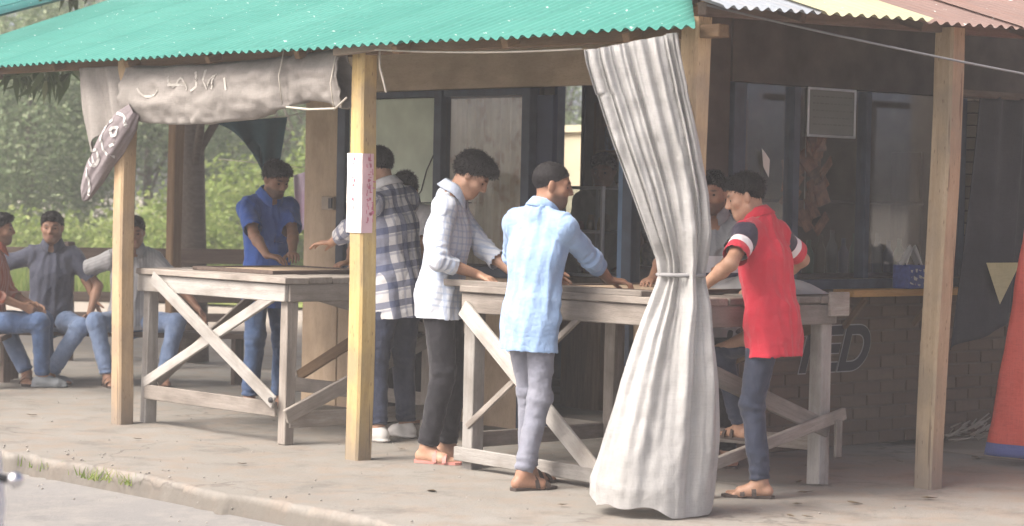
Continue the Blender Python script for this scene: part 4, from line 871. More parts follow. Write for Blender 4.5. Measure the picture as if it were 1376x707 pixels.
    S.ell(chest + R2 @ Vector((0, 0, .05 * k)), R2, (.150 * k + inf, .103 * k + inf, .17 * k), .05); S.cap(chest + R2 @ Vector((0, 0, .03)), pel, .136 * k + inf, .150 * k + inf + belly, .05, (nf1, .74)); S.cap(pel, hem + down * .12, .150 * k + inf + belly, .166 * k + inf + flare, .04, (nf0, .76))
    S.cap(sh[0], sh[1], .054 * k + inf * .6, .054 * k + inf * .6, .05)
    for i in (0, 1):
        S.cap(neck + R2 @ Vector((0, -.02, .005)), sh[i] + R2 @ Vector((0, -.008, .015)), .048 * k + inf * .3, .044 * k + inf * .4, .04)
        a, e, w = ar[i]; tot = .285 * k + .25 * k; e = Vector(e); w = Vector(w); sl = sleeve if not isinstance(sleeve, tuple) else sleeve[i]; L = sl * tot
        if L <= .285 * k: end = Vector(a).lerp(e, L / (.285 * k)); S.cap(a, end, .050 * k + inf, .050 * k + inf * 1.1, .03); dv = (e - Vector(a)).normalized(); S.plane(end, dv, np.array(end) - .0, np.array(end) + .0, .085)
        else: end = e.lerp(w, (L - .285 * k) / (.25 * k)); S.cap(a, e, .050 * k + inf, .042 * k + inf, .03); S.cap(e, end, .042 * k + inf, (.037 if L < .48 * k else .032) * k + inf * .8, .025); dv = (w - e).normalized(); S.plane(end, dv, np.array(end), np.array(end), .075)
        ends.append((end, dv))
        if cuff: S.cap(end - dv * .045, end, .043 * k + inf * .6, .043 * k + inf * .7, .004); S.plane(end, dv, np.array(end), np.array(end), .075)
    S.plane(hem, down); S.cap(neck - (R2 @ Vector((0, 0, .012))) + nf * .018, hc, .050 * k, .062 * k, .0, None, True)
    V, F = S.mesh(); hd_ = (V - np.array(hem)) @ np.array(down); F = F[~((hd_[F] > -S.h * .55).all(1))]
    for (pe, de) in ends:
        q_ = V - np.array(pe); F = F[~((((q_ @ np.array(de)) > -S.h * .5) & (np.linalg.norm(q_, axis=1) < .085))[F].all(1))]
    V = smooth(V, F, 2, .5); N = vnormals(V, F)
    loc2 = (V - np.array(chest)) @ np.array(R2); ta = [seg(V, ar[i][0], ar[i][1]) for i in (0, 1)]; tb_ = [seg(V, ar[i][1], ar[i][2]) for i in (0, 1)]
    tor = seg(V, pel - Vector((0, 0, .1)), shc)[1] / .15; dA = [np.minimum(ta[i][1], tb_[i][1]) for i in (0, 1)]; arm = np.minimum(dA[0], dA[1]) / .062; isarm = (arm < tor) & (np.abs(loc2[:, 0]) > .10 * k)
    wch = dA[0] > dA[1]; al = np.where(wch, ta[1][0], ta[0][0]) * .285 * k + np.where(wch, np.where(ta[1][0] > .99, tb_[1][0], 0), np.where(ta[0][0] > .99, tb_[0][0], 0)) * .25 * k
    av = np.zeros(len(V)) 
    for i in (0, 1):
        m_ = isarm & (wch == bool(i)); d_ = np.array(ar[i][1] - ar[i][0]); d_ /= np.linalg.norm(d_); e1 = np.cross(d_, [0, 0, 1.]) + np.array([1e-4, 0, 0]); e1 /= np.linalg.norm(e1); e2 = np.cross(d_, e1); q = V[m_] - np.array(ar[i][0]); av[m_] = np.arctan2(q @ e1, q @ e2) * .06
    pat = np.stack([np.where(isarm, av, np.where(True, loc2[:, 0], 0)), np.where(isarm, al, loc2[:, 2]), isarm.astype(float)], 1)
    fs = 1 if fit >= .8 else .6; ph = loc[0] * 7 + loc[1] * 3
    w1 = vn(loc2 * np.array([11, 11, 5.5]) + np.array([0, 0, 2.]) * loc2[:, :1] * 3 + ph, 11); w2 = vn(loc2 * np.array([22, 22, 13]) + loc2[:, [2, 2, 0]] * 9 + ph, 12); rid = 1 - 2.4 * np.abs(w1) ** .8
    elb = np.minimum(*[np.linalg.norm(V - np.array(ar[i][1]), axis=1) for i in (0, 1)]); th_ = np.arctan2(loc2[:, 0], loc2[:, 1]); hemf = np.clip((-.10 - loc2[:, 2]) / .25, 0, 1); fold = rid * .007 * fs + w2 * .004 * fs + hemf * .004 * np.sin(th_ * 7 + 2.5 * w1 + ph) + .004 * np.abs(np.sin(th_ * 6 + 3 * loc2[:, 2] + ph)) ** 3
    fold = np.where(isarm, .0055 * np.sin(al * 150 + av * 30 + 3 * w1) * np.exp(-(elb / .09) ** 2) + .004 * w2 + .004 * vn(V * np.array([18, 18, 18]), 14), fold); wl = np.exp(-((loc2[:, 2] + .22) / .10) ** 2); fold = fold + np.where(isarm, 0, wl * .006 * vn(loc2 * np.array([7, 7, 24]) + ph, 15))
    V = V + N * fold[:, None]
    so = mob('shirt', V, F, M[shirt], root, True, {'pat': pat}, RW)
    if collar:   # folded collar ring
        ax = (hc - neck).normalized() * .5 + (R2 @ Vector((0, 0, 1))) * .5; ax.normalize(); x_ = (R2 @ Vector((1, 0, 0))); x_ = (x_ - ax * x_.dot(ax)).normalized(); y_ = ax.cross(x_); c_ = neck + R2 @ Vector((0, .006, .040)); Vc = []; nn = 30; prof = [(.060, -.02), (.063, .030), (.067, .036), (.072, .029), (.096, -.016), (.092, -.019)]
        for j in range(nn):
            a_ = math.pi * .5 + .22 + (2 * math.pi - .44) * j / (nn - 1); front_ = max(0, math.sin(a_)) ** 2
            for q_, (r_, z_) in enumerate(prof):
                dz = -.030 * front_ * k; ex = .012 * front_ if q_ >= 4 else 0; Vc.append(c_ + x_ * (math.cos(a_) * (r_ + ex) * k) + y_ * (math.sin(a_) * (r_ * 1.02 + ex) * k) + ax * ((z_ + (-.022 * front_ if q_ >= 4 else 0)) * k + dz))
        mob('collar', Vc, [tuple(map(int, f)) for f in grid_faces(nn, 6)], M[shirt], so, True, {'pat': np.zeros((len(Vc), 3)) + np.array([0.03, .9 if shirt != 'f_red' else .0, 0])}, RW)
    # ---- trousers
    Tf = Field(lo, hi, max(res, .007)); lf = leg_fit; Tf.cap(hip[0], hip[1], .096 * k, .096 * k, .05, (nf0, 1.))
    if pelvis[2] is not None: Tf.cap(pel, pel + (chest - pel) * .45, .138 * k + belly, .138 * k + belly, .05, (nf1, .74))
    for i, (a, kn, an) in enumerate(lg):
        an2 = Vector(kn).lerp(an, .965); Tf.cap(a, kn, .090 * k * (.5 + .5 * lf), .066 * k * lf, .03); Tf.cap(kn, an2, .066 * k * lf, .056 * k * lf, .03); dv = (Vector(an) - kn).normalized(); Tf.plane(an2, dv, np.array(an2), np.array(an2), .095)
    if pelvis[2] is None: Tf.plane(np.array(hem - down * .05), -np.array(down))
    V, F = Tf.mesh(); V = smooth(V, F, 2, .5); N = vnormals(V, F); fold = np.zeros(len(V)); wn = vn(V * 13 + ph, 21); w2 = vn(V * np.array([26, 26, 34]) + ph, 22)
    for a, kn, an in lg:
        tk, dk = seg(V, a, kn); t2, d2 = seg(V, kn, an); on2 = (d2 < .10) & (d2 <= dk + .01); on1 = (dk < .13) & ~on2
        fold += on2 * (np.exp(-((t2 - 1) / .22) ** 2) * (.003) * np.sin(t2 * 62 + wn * 3.5 + V[:, 0] * 20) + np.exp(-(t2 / .18) ** 2) * .0025 * np.sin(t2 * 48 + wn * 3 + V[:, 1] * 25)); fold += on1 * (np.exp(-((tk - 1) / .15) ** 2) * .0025 * np.sin(tk * 40 + wn * 3) + np.exp(-(tk / .2) ** 2) * .004 * np.sin(tk * 30 + V[:, 0] * 35 + wn * 2))
    V = V + N * (fold + (1 - np.abs(wn) * 2) * .004 + w2 * .0022)[:, None]; mob('trousers', V, F, M[trousers], root, True, {'pat': np.zeros((len(V), 3))}, RW)
    # ---- footwear
    for i in (0, 1):
        an = lg[i][2]; FM = FR[i]; s = -1 if i == 0 else 1; P = lambda x, y, z: an + FM @ Vector((x * k, y * k, z * k)); zb = -.085
        if shoes == 'sandal':
            sm = M[shoe_mat or 'sole']; ol = [(-.030, -.062), (0, -.076), (.030, -.062), (.036, 0), (.040, .06), (.050, .12), (.044, .17), (.018, .198), (-.012, .202), (-.036, .180), (-.042, .12), (-.034, .04), (-.034, 0)]
            ol = [(x * -s if s > 0 else x, y) for x, y in ol]; Vs = [P(x, y, zb + .001) for x, y in ol] + [P(x * 1.02, y, zb + .016) for x, y in ol]; n_ = len(ol); Fs = [tuple(range(n_)), tuple(range(2 * n_ - 1, n_ - 1, -1))] + [(j, n_ + j, n_ + (j + 1) % n_, (j + 1) % n_) for j in range(n_)]
            sd2 = mob('sandal', Vs, Fs, sm, root, False, None, RW)
            for y0, rx, rz in ((.105, .052, .040), (.045, .046, .062)):
                Vs = []
                for j in range(11):
                    a_ = math.pi * j / 10
                    for yy in (-.012, .012):
                        for rr in (1., 1.10): Vs.append(P(math.cos(a_) * rx * rr, y0 + yy + .018 * math.cos(a_), zb + .012 + math.sin(a_) * rz * rr))
                Fs = []
                for j in range(10):
                    b_ = j * 4
                    for u_, v_ in ((0, 1), (1, 3), (3, 2), (2, 0)): Fs.append((b_ + u_, b_ + v_, b_ + 4 + v_, b_ + 4 + u_))
                mob('strap', Vs, Fs, sm, sd2, False, None, RW)
        else:
            SH = Field(np.array(an) - .28, np.array(an) + .28, .006); mm = M[shoe_mat or 'shoe_white']
            SH.cap(P(0, -.035, -.048), P(s * .008, .11, -.055), .042 * k, .037 * k, .02); SH.cap(P(-s * .014, .11, -.056), P(s * .02, .10, -.058), .036 * k, .033 * k, .02); SH.cap(P(0, .10, -.058), P(0, .155, -.062), .036 * k, .028 * k, .02); SH.cap(an + Vector((0, 0, -.02)), P(0, .05, -.04), .044 * k, .038 * k, .03); SH.cap(P(0, -.04, -.072), P(0, .15, -.072), .043 * k, .040 * k, .004, (Vector((0, 0, 1)), .35)); SH.plane(P(0, 0, zb), (0, 0, -1)); SH.plane(P(0, -.02, .02), (0, 0, 1))
            V, F = SH.mesh(); mob('shoe', V, F, mm, root, True, None, RW)
    return root
DN = (0, 0, -1)
PEOPLE = True
if PEOPLE:
    person('young man in white checked shirt and black trousers looking down at the table', (.36, 2.17), (.62, -.78), 1.71, .0055, (0, .0, None), 9, 0, 0, (4, 38, 0), ((-.10, .03, 5), (.08, -.04, -12)), ((.62, 1.86, 1.01), (.42, 1.93, 1.005)), hdir=(((.3, -.9, -.1), DN), ((.25, -.9, -.25), DN)), curl=(.5, .8),
           shirt='f_check', sleeve=.74, shirt_len=.125, fit=.9, flare=.022, trousers='f_black', shoes='sandal', shoe_mat='pink_sandal', hair='mop', tone=(.40, .235, .155), cuff=True)
    person('man in pale blue shirt and grey trousers seen from behind reaching over the table', (.0, 1.07), (1., .0), 1.62, .0055, (.0, .0, None), 9, 3, 12, (-40, 8, 0), ((-.10, .10, 4), (.05, -.07, -12)), ((.36, 1.34, 1.03), (.50, 1.02, 1.005)), hdir=(None, ((.75, -.55, -.08), DN)), curl=(.6, .8), poles=((-1, -.5, -.2), (.7, -.6, -.4)),
           shirt='f_lblue', sleeve=.72, shirt_len=.175, fit=.95, flare=.0, trousers='f_greyp', leg_fit=.88, shoes='sandal', shoe_mat='sole', hair='crop', tone=(.30, .165, .105), beard=.7, cuff=True)
    person('man in red t-shirt with navy and white sleeve bands leaning on the table', (.74, .20), (-.20, .98), 1.60, .0055, (.02, -.03, None), 16, 2, 0, (30, 18, 0), ((-.05, -.02, 25), (.20, .24, -20, .24)), ((.42, .33, 1.005), (1.08, .50, 1.005)), hdir=(((-.85, .35, -.1), DN), ((-.5, .7, -.1), DN)), poles=((-.8, -.6, -.3), (1, -.4, -.25)),
           shirt='f_red', sleeve=.40, shirt_len=.16, fit=1.15, collar=True, trousers='f_navyjean', leg_fit=.92, shoes='sandal', shoe_mat='sole', hair='short', tone=(.40, .235, .155))
    person('bearded man in grey polo with white and navy chest stripes behind the curtain', (1.50, 1.26), (-.72, -.70), 1.60, .007, (0, 0, None), 4, 0, 0, (-18, 10, 0), hands=((1.02, .80, 1.01), (1.00, 1.22, 1.01)), hdir=(((-.7, -.6, -.1), DN), ((-.8, -.4, -.1), DN)),
           shirt='f_stripe', sleeve=.42, shirt_len=.14, trousers='f_black', hair='short', tone=(.33, .185, .12), beard=.8)
    person('man in navy and white plaid shirt reaching across the table behind the yellow post', (.86, 3.12), (-.12, .99), 1.74, .0065, (0, .0, None), 10, -6, 4, (4, 22, 0), ((-.16, .0, 6), (.14, .06, -14)), ((.77, 3.80, 1.04), (1.08, 3.72, 1.0)), hdir=(((-.3, .95, -.05), DN), ((-.2, .9, -.1), DN)), curl=(.35, .5),
           shirt='f_plaid', sleeve=(.80, .72), shirt_len=.20, fit=1.2, flare=.0, trousers='f_navyjean', shoes='shoe', shoe_mat='shoe_white', hair='short', tone=(.40, .235, .155), cuff=False)
    person('young man in plain white shirt bowed over the table by the green window', (1.56, 3.90), (-.72, -.55), 1.62, .008, (0, 0, None), 8, 0, 0, (6, 46, 0), hands=((1.28, 3.50, 1.0), (1.18, 4.0, 1.0)), hdir=(((-.7, -.5, -.1), DN), ((-.9, -.1, -.1), DN)),
           shirt='f_white', sleeve=.5, shirt_len=.14, trousers='f_black', hair='wavy', tone=(.38, .22, .145))
    person('bearded man in bright blue shirt and jeans playing at the far table end', (1.32, 5.03), (-.12, -.99), 1.66, .006, (.0, -.03, None), 8, 2, 0, (8, 24, 0), ((-.11, -.02, 6), (.17, .08, -10)), ((1.21, 4.62, 1.01), (1.02, 4.63, 1.01)), hdir=(((-.5, -.8, -.1), DN), ((.4, -.9, -.1), DN)), poles=((-.8, -.5, -.4), (.9, -.5, -.4)),
           shirt='f_blue', sleeve=.44, shirt_len=.20, fit=1.2, trousers='f_jean', shoes='sandal', hair='wavy', tone=(.30, .165, .105), beard=.65)
    person('smiling man in navy polo and pale jeans sitting on the bench', (1.28, 7.66), (-.62, -.78), 1.70, .008, (0, .02, .455), -3, 0, 0, (0, 4, 0), ((-.05, .40, -6), (.12, .36, 8)), ((1.42, 7.36, .50), (.78, 7.90, .96)), poles=((-.9, -.3, -.2), (.6, -.6, -.5)), kpoles=((-.75, .7, .6), (.75, .7, .6)),
           shirt='f_navy', sleeve=.40, shirt_len=.06, fit=1.2, trousers='f_ljean', shoes='sandal', hair='short', tone=(.32, .18, .115), beard=.35)
    person('man in grey shirt and pale jeans sitting behind the tan post', (1.72, 7.275), (-.45, -.89), 1.68, .008, (0, .02, .455), 12, 0, 0, (-6, 10, 0), ((-.20, .40, -6), (.20, .40, 10)), ((2.00, 6.75, .52), (1.50, 7.42, .60)), poles=((-.9, -.4, -.1), (.9, -.8, -.1)), kpoles=((-.6, .7, .6), (.6, .7, .6)),
           shirt='f_grey', sleeve=.44, shirt_len=.06, fit=1.2, trousers='f_ljean', shoes='sandal', hair='short', tone=(.30, .165, .105))
    person('man in orange checked shirt and dark jeans seated beside the navy polo man', (.66, 7.50), (.80, -.55), 1.68, .009, (0, 0, .455), 8, 0, 0, (0, 0, 0), ((-.12, .42, 0), (.12, .40, 0)), ((.92, 7.30, .58), (.76, 7.18, .58)), kpoles=((-.3, .7, .6), (.3, .7, .6)),
           shirt='f_orange', sleeve=.72, shirt_len=.06, fit=1.2, trousers='f_jean', shoes='shoe', shoe_mat='shoe_grey', hair='short', tone=(.32, .18, .115), beard=.5)
    person('shopkeeper in beige shirt and trousers standing inside the doorway', (3.0, 3.62, .10), (-.85, -.50), 1.64, .009, (0, 0, None), 3, 0, 0, (0, 10, 0), hands=((2.93, 3.35, .98), (2.78, 3.62, 1.02)),
           shirt='f_beige', sleeve=.44, shirt_len=.16, trousers='f_beige', hair='short', tone=(.30, .165, .105))
# seat for the cut-off man on the left
bench('short dark wooden bench at the edge of the veranda', (.42, 7.18), (.90, 7.80), .36, None)
# ------------------------------------------------------------------ things in and on the shop
cb = thing('display_case', 'glass snack case with aluminium frame standing in the shop doorway', 'display case', (2.55, 3.2, 0))
X0, X1, Y0, Y1, Z0, Z1 = 2.42, 2.72, 3.05, 3.40, .93, 1.50
bx('stand', X0, X1, Y0, Y1, .10, .925, M['brown_wood'], cb); alu = plain('aluminium', (.52, .53, .54), .35, .5, .6)
for x in (X0, X1):
    for y in (Y0, Y1): bx('frame_bar', x - .012, x + .012, y - .012, y + .012, Z0, Z1, alu, cb)
for z in (Z0 + .012, Z1 - .012, (Z0 + Z1) / 2):
    for x in (X0, X1): bx('frame_bar', x - .01, x + .01, Y0 + .013, Y1 - .013, z - .01, z + .01, alu, cb)
    bx('shelf', X0 + .015, X1 - .015, Y0 + .015, Y1 - .015, z - .008, z - .002, alu, cb)
bx('pane', X0 - .004, X0 - .001, Y0 + .012, Y1 - .012, Z0 + .02, Z1 - .02, M['glass_clear'], cb, bev=0); bx('pane', X0 + .013, X1 - .013, Y0 - .004, Y0 - .001, Z0 + .02, Z1 - .02, M['glass_clear'], cb, bev=0)
snack = [plain('snack_%d' % i, c, .6) for i, c in enumerate(((.50, .30, .10), (.45, .12, .06), (.55, .48, .35), (.30, .18, .08)))]
for i in range(14):
    z = Z0 + .014 if i < 7 else (Z0 + Z1) / 2 + .0; y = Y0 + .05 + (i % 7) * .043; hgt = random.uniform(.05, .11); xx = X0 + .06 + random.uniform(0, .12)
    V, F = tube_data([(xx, y, z + .002), (xx, y, z + hgt * .5), (xx + .004, y, z + hgt)], [.021, .025, .016], 9); tag(mob('snack_pack', V, F, snack[i % 4]), 'small %s snack on the %s shelf of the glass case' % (('orange', 'red', 'cream', 'brown')[i % 4], 'lower' if i < 7 else 'upper'), 'snack', 'snacks inside the glass case')
gs = thing('goods_shelf', 'tall open shelf of packets inside the shop doorway', 'shelf', (3.85, 3.9, .1))
for z in (.55, .95, 1.35, 1.75): bx('board', 3.76, 3.98, 3.28, 4.50, z - .012, z + .012, M['brown_wood'], gs)
for y in (3.265, 4.515): bx('upright', 3.76, 3.98, y - .012, y + .012, .10, 2.1, M['brown_wood'], gs)
gm = [plain('goods_%d' % i, c, .5, var=.5, ns=30) for i, c in enumerate(((.40, .10, .07), (.45, .36, .12), (.50, .48, .44), (.10, .18, .34), (.30, .20, .11), (.14, .28, .14)))]
gme = []
for m_ in gm: me = box_data(.07, .10, .17, .012, .006); me.materials.append(m_); gme.append(me)
for r in range(4):
    for c in range(9): tag(link(bpy.data.objects.new('packet', gme[(r * 5 + c * 2 + c // 3) % 6]), None, Matrix.Translation((3.84, 3.36 + c * .132, .562 + .4 * r + .086)) @ Matrix.Rotation(random.uniform(-.2, .2), 4, 'Z')), 'small %s packet on the %s board of the doorway shelf' % (('red', 'yellow', 'white', 'blue', 'brown', 'green')[(r * 5 + c * 2 + c // 3) % 6], ('lowest', 'second lowest', 'second highest', 'highest')[r]), 'packet', 'packets on the doorway shelf')
def jar(label, x, y, z, r, h, mat, lidm, group=None):
    T = thing('jar', label, 'jar', (x, y, z), 0, group)
    V, F = tube_data([(x, y, z), (x, y, z + .01), (x, y, z + h * .78), (x, y, z + h * .88)], [r * .92, r, r, r * .8], 14); mob('jar_body', V, F, mat, T); V, F = tube_data([(x, y, z + h * .88), (x, y, z + h)], [r * .84, r * .84], 14); mob('lid', V, F, lidm, T); return T
# dim shelf with jars and bottles behind the right hand windows
sh_ = thing('wall_shelf', 'dark shelf inside the shop behind the right hand windows', 'shelf', (2.9, 1.85, 0)); bx('board', 2.0, 3.95, 1.75, 2.0, .98, 1.0, M['dark_wood'], sh_); bx('board', 2.0, 3.95, 1.75, 2.0, 1.42, 1.44, M['dark_wood'], sh_)
for x in (2.02, 3.93): bx('upright', x - .015, x + .015, 1.76, 1.99, .10, 1.75, M['dark_wood'], sh_)
bot = [plain('bottle_%d' % i, c, .3) for i, c in enumerate(((.10, .16, .12), (.16, .13, .09), (.20, .20, .19), (.08, .10, .16)))]
for i in range(17):
    x = 2.1 + i * .108; hh = random.uniform(.18, .27); V, F = tube_data([(x, 1.84, 1.001), (x, 1.84, 1.0 + hh * .6), (x, 1.84, 1.0 + hh * .8), (x, 1.84, 1.0 + hh)], [.033, .034, .014, .014], 10); tag(mob('bottle', V, F, bot[i % 4]), 'dim %s bottle standing on the shelf behind the right windows' % ('green', 'brown', 'clear', 'blue')[i % 4], 'bottle', 'bottles behind the right windows')
# brown bunch hanging behind the window
bu = thing('hanging_bunch', 'bunch of brown snack packets hanging behind the right hand window', 'packets', (2.66, 1.62, 1.2)); pk = box_data(.09, .012, .13, .004); pk.materials.append(plain('brown_packet', (.24, .12, .07), .45, .5, var=.5, ns=18))
tube('string', [(2.66, 1.62, 2.08), (2.66, 1.62, 1.3)], .004, M['rope'], bu, 5)
for i in range(26):
    z = 1.78 - (i / 26) * .50; sp = .05 + .12 * math.sin(min(1, i / 18) * 2.4); link(bpy.data.objects.new('packet', pk), bu, Matrix.Translation((2.66 + random.uniform(-sp, sp), 1.62 + random.uniform(-.05, .05), z)) @ Euler((random.uniform(-.5, .5), random.uniform(-.9, .9), random.uniform(-.8, .8))).to_matrix().to_4x4())
# framed notice on the window
no = thing('notice', 'pale framed notice with lines of print fixed to the right window', 'notice', (2.70, WY - .02, 1.83)); bx('paper', 2.50, 2.90, WY - .006, WY - .002, 1.815, 2.07, plain('notice_paper', (.15, .16, .15), .7, var=.1), no, bev=0)
for a in ((2.485, 2.50, 1.80, 2.085), (2.90, 2.915, 1.80, 2.085)): bx('frame', a[0], a[1], WY - .012, WY - .001, a[2], a[3], alu, no)
for z in (1.80, 2.07): bx('frame', 2.50, 2.90, WY - .012, WY - .001, z, z + .015, alu, no)
Vp = []; Fp = []; gi = plain('notice_ink', (.115, .122, .118), .8)
for r in range(5):
    z = 2.03 - r * .04; x = 2.53
    while x < 2.86:
        w = random.uniform(.012, .04); quad(Vp, Fp, (x, WY - .0085, z), (x + w, WY - .0085, z), (x + w, WY - .0085, z + .007), (x, WY - .0085, z + .007)); x += w + .01
tag(mob('print', Vp, Fp, gi, no, False), kind='stuff')
# ledge items: blue and white tubs, napkins, packs
def tub(label, x, y, w, h, mat):
    T = thing('tissue_box', label, 'tissue box', (x, y, .926)); me = box_data(w, w * .8, h, .006); me.materials.append(mat); link(bpy.data.objects.new('box', me), T, Matrix.Translation((x, y, .926 + h / 2)))
    Vp = []; Fp = []
    for r in range(3):
        for c in range(4):
            xx = x - w / 2 + .012 + c * (w - .03) / 3.4; zz = .926 + h * (.15 + .28 * r); yy = y - w * .4 - .002; s_ = .012; j1, j2, j3 = (random.uniform(-.010, .012) for _ in range(3)); quad(Vp, Fp, (xx + j1, yy, zz + j2), (xx + s_ + j3, yy, zz - .006 + j2), (xx + s_ * 1.5 + j3, yy, zz + s_ + j1), (xx - .003 + j1, yy, zz + s_ * .9 + j3))
    tag(mob('print', Vp, Fp, M['paper'], T, False), kind='stuff'); return T
tub('blue and white printed tissue box with napkin on the orange ledge', 3.32, WY - .11, .16, .14, M['bluebox']); tub('dark printed tissue box on the orange ledge', 3.53, WY - .11, .13, .12, plain('brown_box', (.12, .10, .11), .6, var=.4, ns=20)); tub('blue printed carton on the ledge behind the pale post', 4.0, WY - .11, .16, .20, M['bluebox'])
V = []; nu = 14
for i in range(nu):
    for j in range(nu):
        a = i / (nu - 1) - .5; b = j / (nu - 1) - .5; V.append((3.33 + .17 * a + .03 * b, WY - .11 + .10 * b, 1.068 + .11 * max(0, 1 - 2.4 * abs(a - .12 * b)) ** .8 + .012 * math.sin(9 * b + 4 * a)))
cloth('napkin', 'white folded paper napkin standing out of the blue tissue box', 'napkin', V, nu, nu, M['paper'], False, .002)
# small white bird-like paper tag on the left dark window
V = [(2.13, WY - .004, 1.70), (2.17, WY - .006, 1.66), (2.16, WY - .01, 1.56), (2.12, WY - .004, 1.62), (2.10, WY - .008, 1.72)]; tag(mob('paper_scrap', V + [(a, b - .003, c) for a, b, c in V], [(0, 1, 2, 3, 4), (9, 8, 7, 6, 5)] + [(i, 5 + i, 5 + (i + 1) % 5, (i + 1) % 5) for i in range(5)], M['paper'], None, False), 'torn white paper scrap stuck on the dark window', 'paper')
# straw bundle at the pier
st = thing('twig_pile', 'small heap of dry straw and sticks at the foot of the brick pier', 'twigs', (3.8, 1.2, 0)); sm_ = plain('straw', (.30, .27, .22), .9)
for i in range(46):
    x = 3.55 + random.uniform(0, .55); y = 1.22 + random.uniform(-.1, .1); z = .015 + random.uniform(0, .10) * (1 - abs(x - 3.85) / .5); d = Vector((random.uniform(.5, 1), random.uniform(-.3, .3), random.uniform(-.05, .35))) * random.uniform(.15, .25); tube('stick', [(x, y, max(.008, z)), Vector((x, y, max(.008, z))) + d], [.006, .004], sm_, st, 5)
# ------------------------------------------------------------------ litter and edge weeds
lv = npmesh('leaf', [(-.04, 0, .004), (-.015, .016, .010), (.025, .014, .006), (.05, 0, .012), (.025, -.014, .012), (-.015, -.016, .005), (0, 0, .002)], [(0, 6, 1), (1, 6, 2), (2, 6, 3), (3, 6, 4), (4, 6, 5), (5, 6, 0)], M['leaf_dry'], False)
r_ = random.Random(4)
for x, y in [(.31, -.36), (.36, -.42), (1.3, .45), (1.0, .15), (1.9, .9), (2.5, .75), (2.9, .9), (3.0, .6), (1.35, -.33), (.65, -.1), (.9, -.25), (-.5, 1.2), (-.3, .5), (.55, 2.7), (-.6, 2.6), (-.4, 3.9), (.9, 2.75), (1.5, 2.6), (2.35, -.25), (-1.0, 4.9), (-.2, 5.4)]:
    o = link(bpy.data.objects.new('fallen_leaf', lv), None, Matrix.Translation((x, y, .004)) @ Matrix.Rotation(r_.uniform(0, 6), 4, 'Z') @ Matrix.Scale(r_.uniform(.6, 1.2), 4)); tag(o, 'small dry brown leaf lying on the pavement', 'leaf', 'dry leaves on the pavement')
def kerbpos(cx, cy, s):
    return lambda r, n: np.stack([cx + r.normal(0, s * .5, n), cy + r.normal(0, s, n), np.full(n, -.055)], 1)
for i, (cx, cy, s, n) in enumerate(((-1.29, 2.85, .09, 90), (-1.29, 2.60, .05, 30), (-1.29, 3.4, .12, 25))):
    V, F, rn = blades(n, kerbpos(cx, cy, s), .02, .065, .004, 60 + i, 1.2); tag(mob('weed_tuft', V, F, M['grass'], None, False, {'rnd': rn}), kind='stuff', label=('largest green weed tuft growing at the broken kerb', 'small yellowish weed tuft at the kerb beside the largest tuft', 'sparse weed tuft at the far end of the broken kerb')[i], cat='weeds')
# loose grit along the kerb and on the pavement
r_ = np.random.default_rng(77); n = 380; gx = np.where(r_.random(n) < .6, KX + r_.normal(.0, .16, n), r_.uniform(KX, 1.2, n)); gy = r_.uniform(-1.5, 6.5, n); gs = r_.uniform(.003, .011, n) * np.where(gx < KX + .2, 1.3, .8)
oct_ = np.array([(1, 0, 0), (-1, 0, 0), (0, 1, 0), (0, -1, 0), (0, 0, .7), (0, 0, -.7)]); of = np.array([(0, 2, 4), (2, 1, 4), (1, 3, 4), (3, 0, 4), (2, 0, 5), (1, 2, 5), (3, 1, 5), (0, 3, 5)])
gz = np.where(gx < KX - .03, -.106, np.where(gx < KX + .06, -.07, .003)); V = (np.stack([gx, gy, gz], 1)[:, None] + oct_[None] * gs[:, None, None] * r_.uniform(.6, 1.3, (n, 6, 1))).reshape(-1, 3); F = (of[None] + (np.arange(n) * 6)[:, None, None]).reshape(-1, 3)
tag(mob('grit', V, F, plain('grit', (.25, .235, .21), .95, var=.4, ns=3), None, False), kind='stuff')
# ------------------------------------------------------------------ trees, bushes
def leaves(C, n, rad_, size, seed, asp=.45, droop=0.):
    """C (m,3) clump centres -> n leaves each, quads folded along the middle"""
    r = np.random.default_rng(seed); m = len(C); P = np.repeat(C, n, 0) + r.normal(0, 1, (m * n, 3)) * np.array(rad_)[None]; N = m * n
    d = r.normal(0, 1, (N, 3)); d[:, 2] = d[:, 2] * .6 - droop; d /= np.linalg.norm(d, axis=1, keepdims=True); q = np.cross(d, r.normal(0, 1, (N, 3))); q /= np.linalg.norm(q, axis=1, keepdims=True); L = size * r.uniform(.6, 1.3, N)[:, None]; w = L * asp * .5
    V = np.stack([P, P + d * L * .45 + q * w, P + d * L, P + d * L * .45 - q * w], 1).reshape(-1, 3); rn = np.repeat(np.stack([np.clip(np.repeat(r.random(m), n) * .6 + r.random(N) * .4, 0, 1), r.random(N), r.random(N)], 1), 4, 0)
    return V, np.arange(N * 4).reshape(-1, 4), rn
